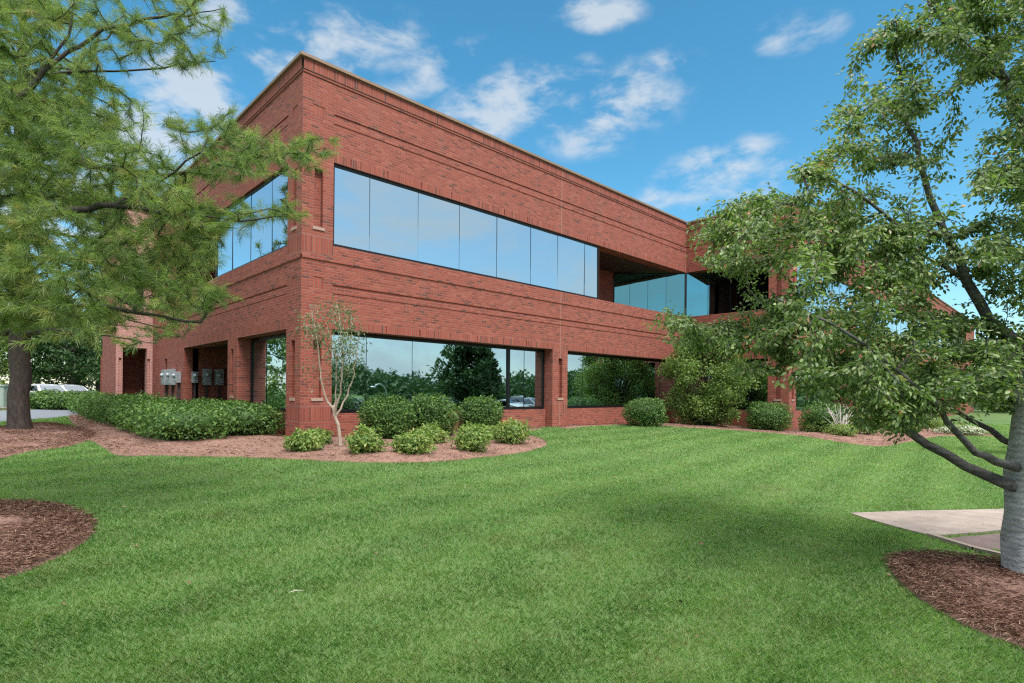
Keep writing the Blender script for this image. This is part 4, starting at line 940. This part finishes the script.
# ------------------------------------------------------------------ cars, lamp, cabinet
M_TYRE = plain('tyre_rubber', (.02, .02, .02), .85); M_RIM = plain('rim_metal', (.45, .46, .48), .35, .8); M_CGL = glass_mat('car_glass', (.12, .14, .16), .0); M_HL = plain('headlight_glass', (.7, .72, .74), .15); M_TL = plain('taillight_red', (.35, .02, .02), .3)
def car_paint(name, c):
    m, t, b = new_mat(name); b.inputs['Base Color'].default_value = (*c, 1); b.inputs['Metallic'].default_value = .25; b.inputs['Roughness'].default_value = .35; b.inputs['Coat Weight'].default_value = .8; return m
def car_mesh():
    """sedan: side profile lofted across the width, 4.5 m long"""
    prof = [(-2.2, .32), (-2.25, .55), (-2.18, .82), (-1.75, .92), (-1.35, .95), (-.75, 1.36), (-.1, 1.43), (.55, 1.38), (1.15, .98), (1.7, .9), (2.15, .74), (2.25, .5), (2.2, .3)]
    mb = MB(); secs = [(-.88, .9, -.02), (-.84, 1.0, 0), (-.5, 1.0, .02), (0, 1.0, .03), (.5, 1.0, .02), (.84, 1.0, 0), (.88, .9, -.02)]
    def pt(i, k):
        x, z = prof[i]; y, sc, up = secs[k]; top = max(0, z-.95)/.48
        return (x*(1-.015*(abs(y) > .8)), y*(1-.24*top), .3+(z-.3)*sc+up*top)
    for k in range(len(secs)-1):
        for i in range(len(prof)-1): mb.poly([pt(i, k), pt(i+1, k), pt(i+1, k+1), pt(i, k+1)], None, 0, True)
    for k in (0, len(secs)-1):
        mb.poly([pt(i, k) for i in range(len(prof))]); 
    mb.poly([pt(0, 0), pt(0, 6), pt(12, 6), pt(12, 0)]); return mb
def make_car(p, rz, paint, label, grp):
    root = empty('parked_car', p, label, 'car', grp, rz); car_mesh().build('body', paint, root)
    mb = MB()
    for s in (-1, 1):
        mb.poly([(-1.2, s*.86, 1.0), (1.0, s*.86, 1.0), (.5, s*.705, 1.34), (-.7, s*.705, 1.33)])
    mb.poly([(1.17, -.68, 1.0), (1.17, .68, 1.0), (.6, .6, 1.385), (.6, -.6, 1.385)]); mb.poly([(-1.36, -.68, .98), (-1.36, .68, .98), (-.8, .6, 1.37), (-.8, -.6, 1.37)]); mb.build('windows', M_CGL, root)
    for x in (-1.38, 1.4):
        for s in (-1, 1):
            M = Matrix.Translation((x, s*.78, .32)) @ Matrix.Rotation(math.pi/2, 4, 'X'); t = MB(); t.lathe([(.0, -.11), (.3, -.11), (.32, -.06), (.32, .06), (.3, .11), (0, .11)], n=18, M=M); w = t.build('wheel', M_TYRE, root)
            q = MB(); q.lathe([(0, -.125), (.12, -.122), (.2, -.113), (.2, .113), (.12, .122), (0, .125)], n=14, M=M); q.build('rim', M_RIM, w)
    for s in (-1, 1):
        q = MB(); q.box((2.13, s*.62-.18, .6), (2.245, s*.62+.18, .72)); q.build('headlight', M_HL, root)
        q = MB(); q.box((-2.25, s*.64-.16, .66), (-2.16, s*.64+.16, .8)); q.build('taillight', M_TL, root)
    return root
PW, PS, PB, PR = car_paint('white_paint', (.75, .76, .78)), car_paint('silver_paint', (.45, .47, .5)), car_paint('dark_blue_paint', (.03, .045, .09)), car_paint('dark_red_paint', (.2, .02, .02))
cg = 'cars parked beyond the drive'
for px, w, rz, pt, lab in ((44, 38, 1.9, PW, 'white parked car seen over the far hedge, right of the pine trunk'), (66, 40, 2.0, PS, 'silver parked car seen over the far hedge, nearer the building'), (-30, 38, 1.9, PB, 'dark blue car parked outside the left edge beyond the drive')): make_car(gw(px, w), rz, pt, lab, cg)
cg = 'cars parked across the lawn'
for px, w, rz, pt, lab in ((505, 38, 1.2, PW, 'white car mirrored beside the thick window bar'), (532, 40, 1.2, PS, 'silver car mirrored at the right end of the front window'), (448, 36, 1.2, PS, 'silver car mirrored between two dark evergreens'), (425, 37, 1.2, PR, 'dark red car mirrored behind the dark evergreens'), (578, 52, 1.2, PW, 'white car mirrored right of the brick window pier')): make_car(mir(px, w), rz, pt, lab, cg)
make_car(np.array([-7.5, 13.0, g1(-7.5, 13)]), 1.5, PW, 'white car on the west side, mirrored in the corner opening', 'cars west of the building')
def lamp():
    p = mir(386, 30); root = empty('street_lamp', p, 'curved arm street lamp mirrored in the front window', 'street lamp'); mb = MB(); mb.tube([(0, 0, -.1), (0, 0, 1.6)]+[(-.9*math.sin(a)*1.0+.0, 0, 1.6+.7*(1-math.cos(a))*.0+.75*math.sin(a)) if False else (-.45+.45*math.cos(a), 0, 1.6+.55*math.sin(a)) for a in np.linspace(.2, 2.4, 7)], [.06, .05]+[.035]*7, 8)
    m = plain('lamp_grey_metal', (.5, .52, .54), .4, .6); mb.build('pole', m, root); q = MB(); q.lathe([(0, .06), (.12, .05), (.16, 0), (.1, -.05), (0, -.06)], c=(-.85, 0, 1.95), n=12); q.build('lamp_head', m, root)
lamp()
def cabinet():
    p = gp(-6, 409); root = empty('utility_cabinet', p, 'grey green utility cabinet at the left edge beyond the drive', 'utility cabinet', None, -YAW+.2); m = plain('grey_green_paint', (.33, .4, .36), .5)
    q = MB(); q.box((-.75, -.5, .1), (.75, .5, 1.25)); q.box((-.72, -.515, .18), (-.01, -.5, 1.15)); q.box((.01, -.515, .18), (.72, -.5, 1.15)); q.build('body', m, root)
    q = MB(); q.box((-.8, -.55, 1.252), (.8, .55, 1.34)); q.build('lid', m, root); q = MB(); q.box((-.9, -.65, -.1), (.9, .65, .098)); q.build('base', M_CURB, root); q = MB(); q.box((-.06, -.55, .6), (-.03, -.516, .8)); q.build('handle', M_FRAME, root)
cabinet()
def stick():
    p = gp(296, 597); r = MB(); r.tube([(-.035, .02, .04), (0, 0, .05), (.045, -.025, .045)], [.003, .004, .002], 6); o = r.build('fallen_twig', plain('bleached_twig', (.45, .4, .33), .8)); o.location = p; tag(o, 'small bleached twig lying on the open lawn', 'twig')
stick()
def litter():
    r = np.random.default_rng(90); n = 34; px = r.uniform(0, 1024, n); w = r.uniform(3.2, 12, n); P = CAM+FWD*w[:, None]+RGT*((px-512)/F_PX*w)[:, None]
    ok = ~((P[:, 0] > -.5) & (P[:, 1] > -1)); P = P[ok]; n = len(P); P[:, 2] = G(P[:, 0], P[:, 1])+r.uniform(.028, .042, n); L = r.uniform(.03, .06, n)
    V, Fl, T = leaf_mesh('x', P, unit(r.normal(0, 1, (n, 3))*[1, 1, .2]), r.normal(0, .4, (n, 3))+[0, 0, 1], L, L*.55, .35, True, None, .2)
    tag(link('fallen_leaves', np_mesh('fallen_leaves', V, Fl, T), M_STRAW), 'scattered dry brown leaves fallen on the lawn', 'leaves', kind='stuff')
litter()

# ------------------------------------------------------------------ lawn
def grass_mat():
    m, t, b = new_mat('grass_blade'); out = m.node_tree.nodes['Material Output']; a = t.n('Attribute', dict(attribute_name='tint')); tc = t.n('TexCoord'); ob = tc.outputs['Object']
    n1 = t.n('TexNoise', None, Vector=ob, Scale=.28, Detail=4.0, Roughness=.6, Distortion=.5); n2 = t.n('TexNoise', None, Vector=ob, Scale=1.7, Detail=4.0, Roughness=.6)
    sd = gp(790, 518)-gp(655, 600); mp = t.n('Mapping', None, Vector=ob, Rotation=(0, 0, -math.atan2(sd[1], sd[0]))); wv = t.n('TexWave', dict(bands_direction='Y'), Vector=mp, Scale=.27, Distortion=.9, Detail=2.0, Detail_Scale=.5)
    k = t.m('ADD', t.m('MULTIPLY', a.outputs['Fac'], .62), t.m('ADD', t.m('MULTIPLY', t.m('SUBTRACT', n1.outputs[0], .5), .38), t.m('ADD', t.m('MULTIPLY', t.m('SUBTRACT', n2.outputs[0], .5), .36), t.m('ADD', t.m('MULTIPLY', wv.outputs[0], .24), .05))))
    c = t.ramp(k, [(0, (.06, .14, .045)), (.3, (.135, .275, .078)), (.65, (.235, .39, .13)), (1, (.39, .48, .22))])
    dry = t.n('TexNoise', None, Vector=ob, Scale=.9, Detail=5.0, Roughness=.7)
    c = t.mix(t.n('MapRange', None, Value=dry.outputs[0], i1=.58, i2=.74, i3=0., i4=.6).outputs[0], c, (.22, .2, .09, 1))
    thatch = t.n('TexNoise', None, Vector=ob, Scale=2.6, Detail=6.0, Roughness=.75, Distortion=.8)
    k2 = t.m('ADD', thatch.outputs[0], t.m('MULTIPLY', t.m('SUBTRACT', a.outputs['Fac'], .5), .35))
    c = t.mix(t.n('MapRange', None, Value=k2, i1=.55, i2=.74, i3=0., i4=.65).outputs[0], c, (.27, .22, .13, 1))
    t.set(b, 'Base Color', c); b.inputs['Roughness'].default_value = .55; b.inputs['Specular IOR Level'].default_value = .3
    tr = t.n('BsdfTranslucent', None, Color=t.mix(1.0, c, (1.3, 1.5, .8, 1), 'MULTIPLY')); t.set(out, 'Surface', t.n('MixShader', None, i0=.42, i1=b.outputs[0], i2=tr.outputs[0])); return m
def lawn():
    r = np.random.default_rng(77); Vs, Fs, Ts = [], [], []; o = 0
    for part in range(4):       # blades thin out and broaden smoothly with distance
        n = 235000; u = r.random(n); w = (2.1**.3+u*(40**.3-2.1**.3))**(1/.3); x = r.uniform(-1, 1, n)*(1.12*w+.9); hh = .034+.0007*w; bw = .0027*(w/3.5)**1.15
        p = CAM+FWD*w[:, None]+RGT*x[:, None]; X, Y = p[:, 0], p[:, 1]
        bad = ((X > -.05) & (Y > -.02)) | ((X > LX-.05) & (Y > WY-.02))
        for P in BEDS+[road, walk, gut]: bad |= inpoly(X, Y, P)
        X, Y, hh, bw = X[~bad], Y[~bad], hh[~bad], bw[~bad]; n = len(X); Z = G(X, Y); th = r.uniform(0, 6.28, n); ln = r.uniform(.1, .75, n)
        cl = noise3(np.column_stack([X, Y]), 8, 2.3)
        h = hh*r.uniform(.5, 1.3, n)*(1+.12*cl); dx, dy = np.cos(th), np.sin(th); sx, sy = -dy, dx; ww = bw*r.uniform(.6, 1.3, n)
        B = np.stack([X, Y, Z-.004], 1); e = np.stack([dx*ln, dy*ln, np.ones(n)], 1); e2 = np.stack([dx*ln*2.4, dy*ln*2.4, np.full(n, .85)], 1); s = np.stack([sx*ww*.5, sy*ww*.5, np.zeros(n)], 1); h = h[:, None]
        V = np.stack([B-s, B+s, B+e*h*.5+s*.85, B+e*h*.5+(e2*h)*.5, B+e*h*.5-s*.85], 1).reshape(-1, 3); b = np.arange(n)*5+o
        Vs.append(V); Fs.append(np.stack([b, b+1, b+2, b+3, b+4], 1)); Ts.append(np.repeat(r.random(n), 5)); o += len(V)
    tag(link('lawn_grass', np_mesh('lawn_grass', np.concatenate(Vs), Fs, np.concatenate(Ts)), grass_mat()), 'mown green lawn with faint mowing stripes and a few dry patches', 'grass', kind='stuff')
lawn()
# plants were placed in world space; children of an Empty with a location keep local meshes
bpy.context.view_layer.update()
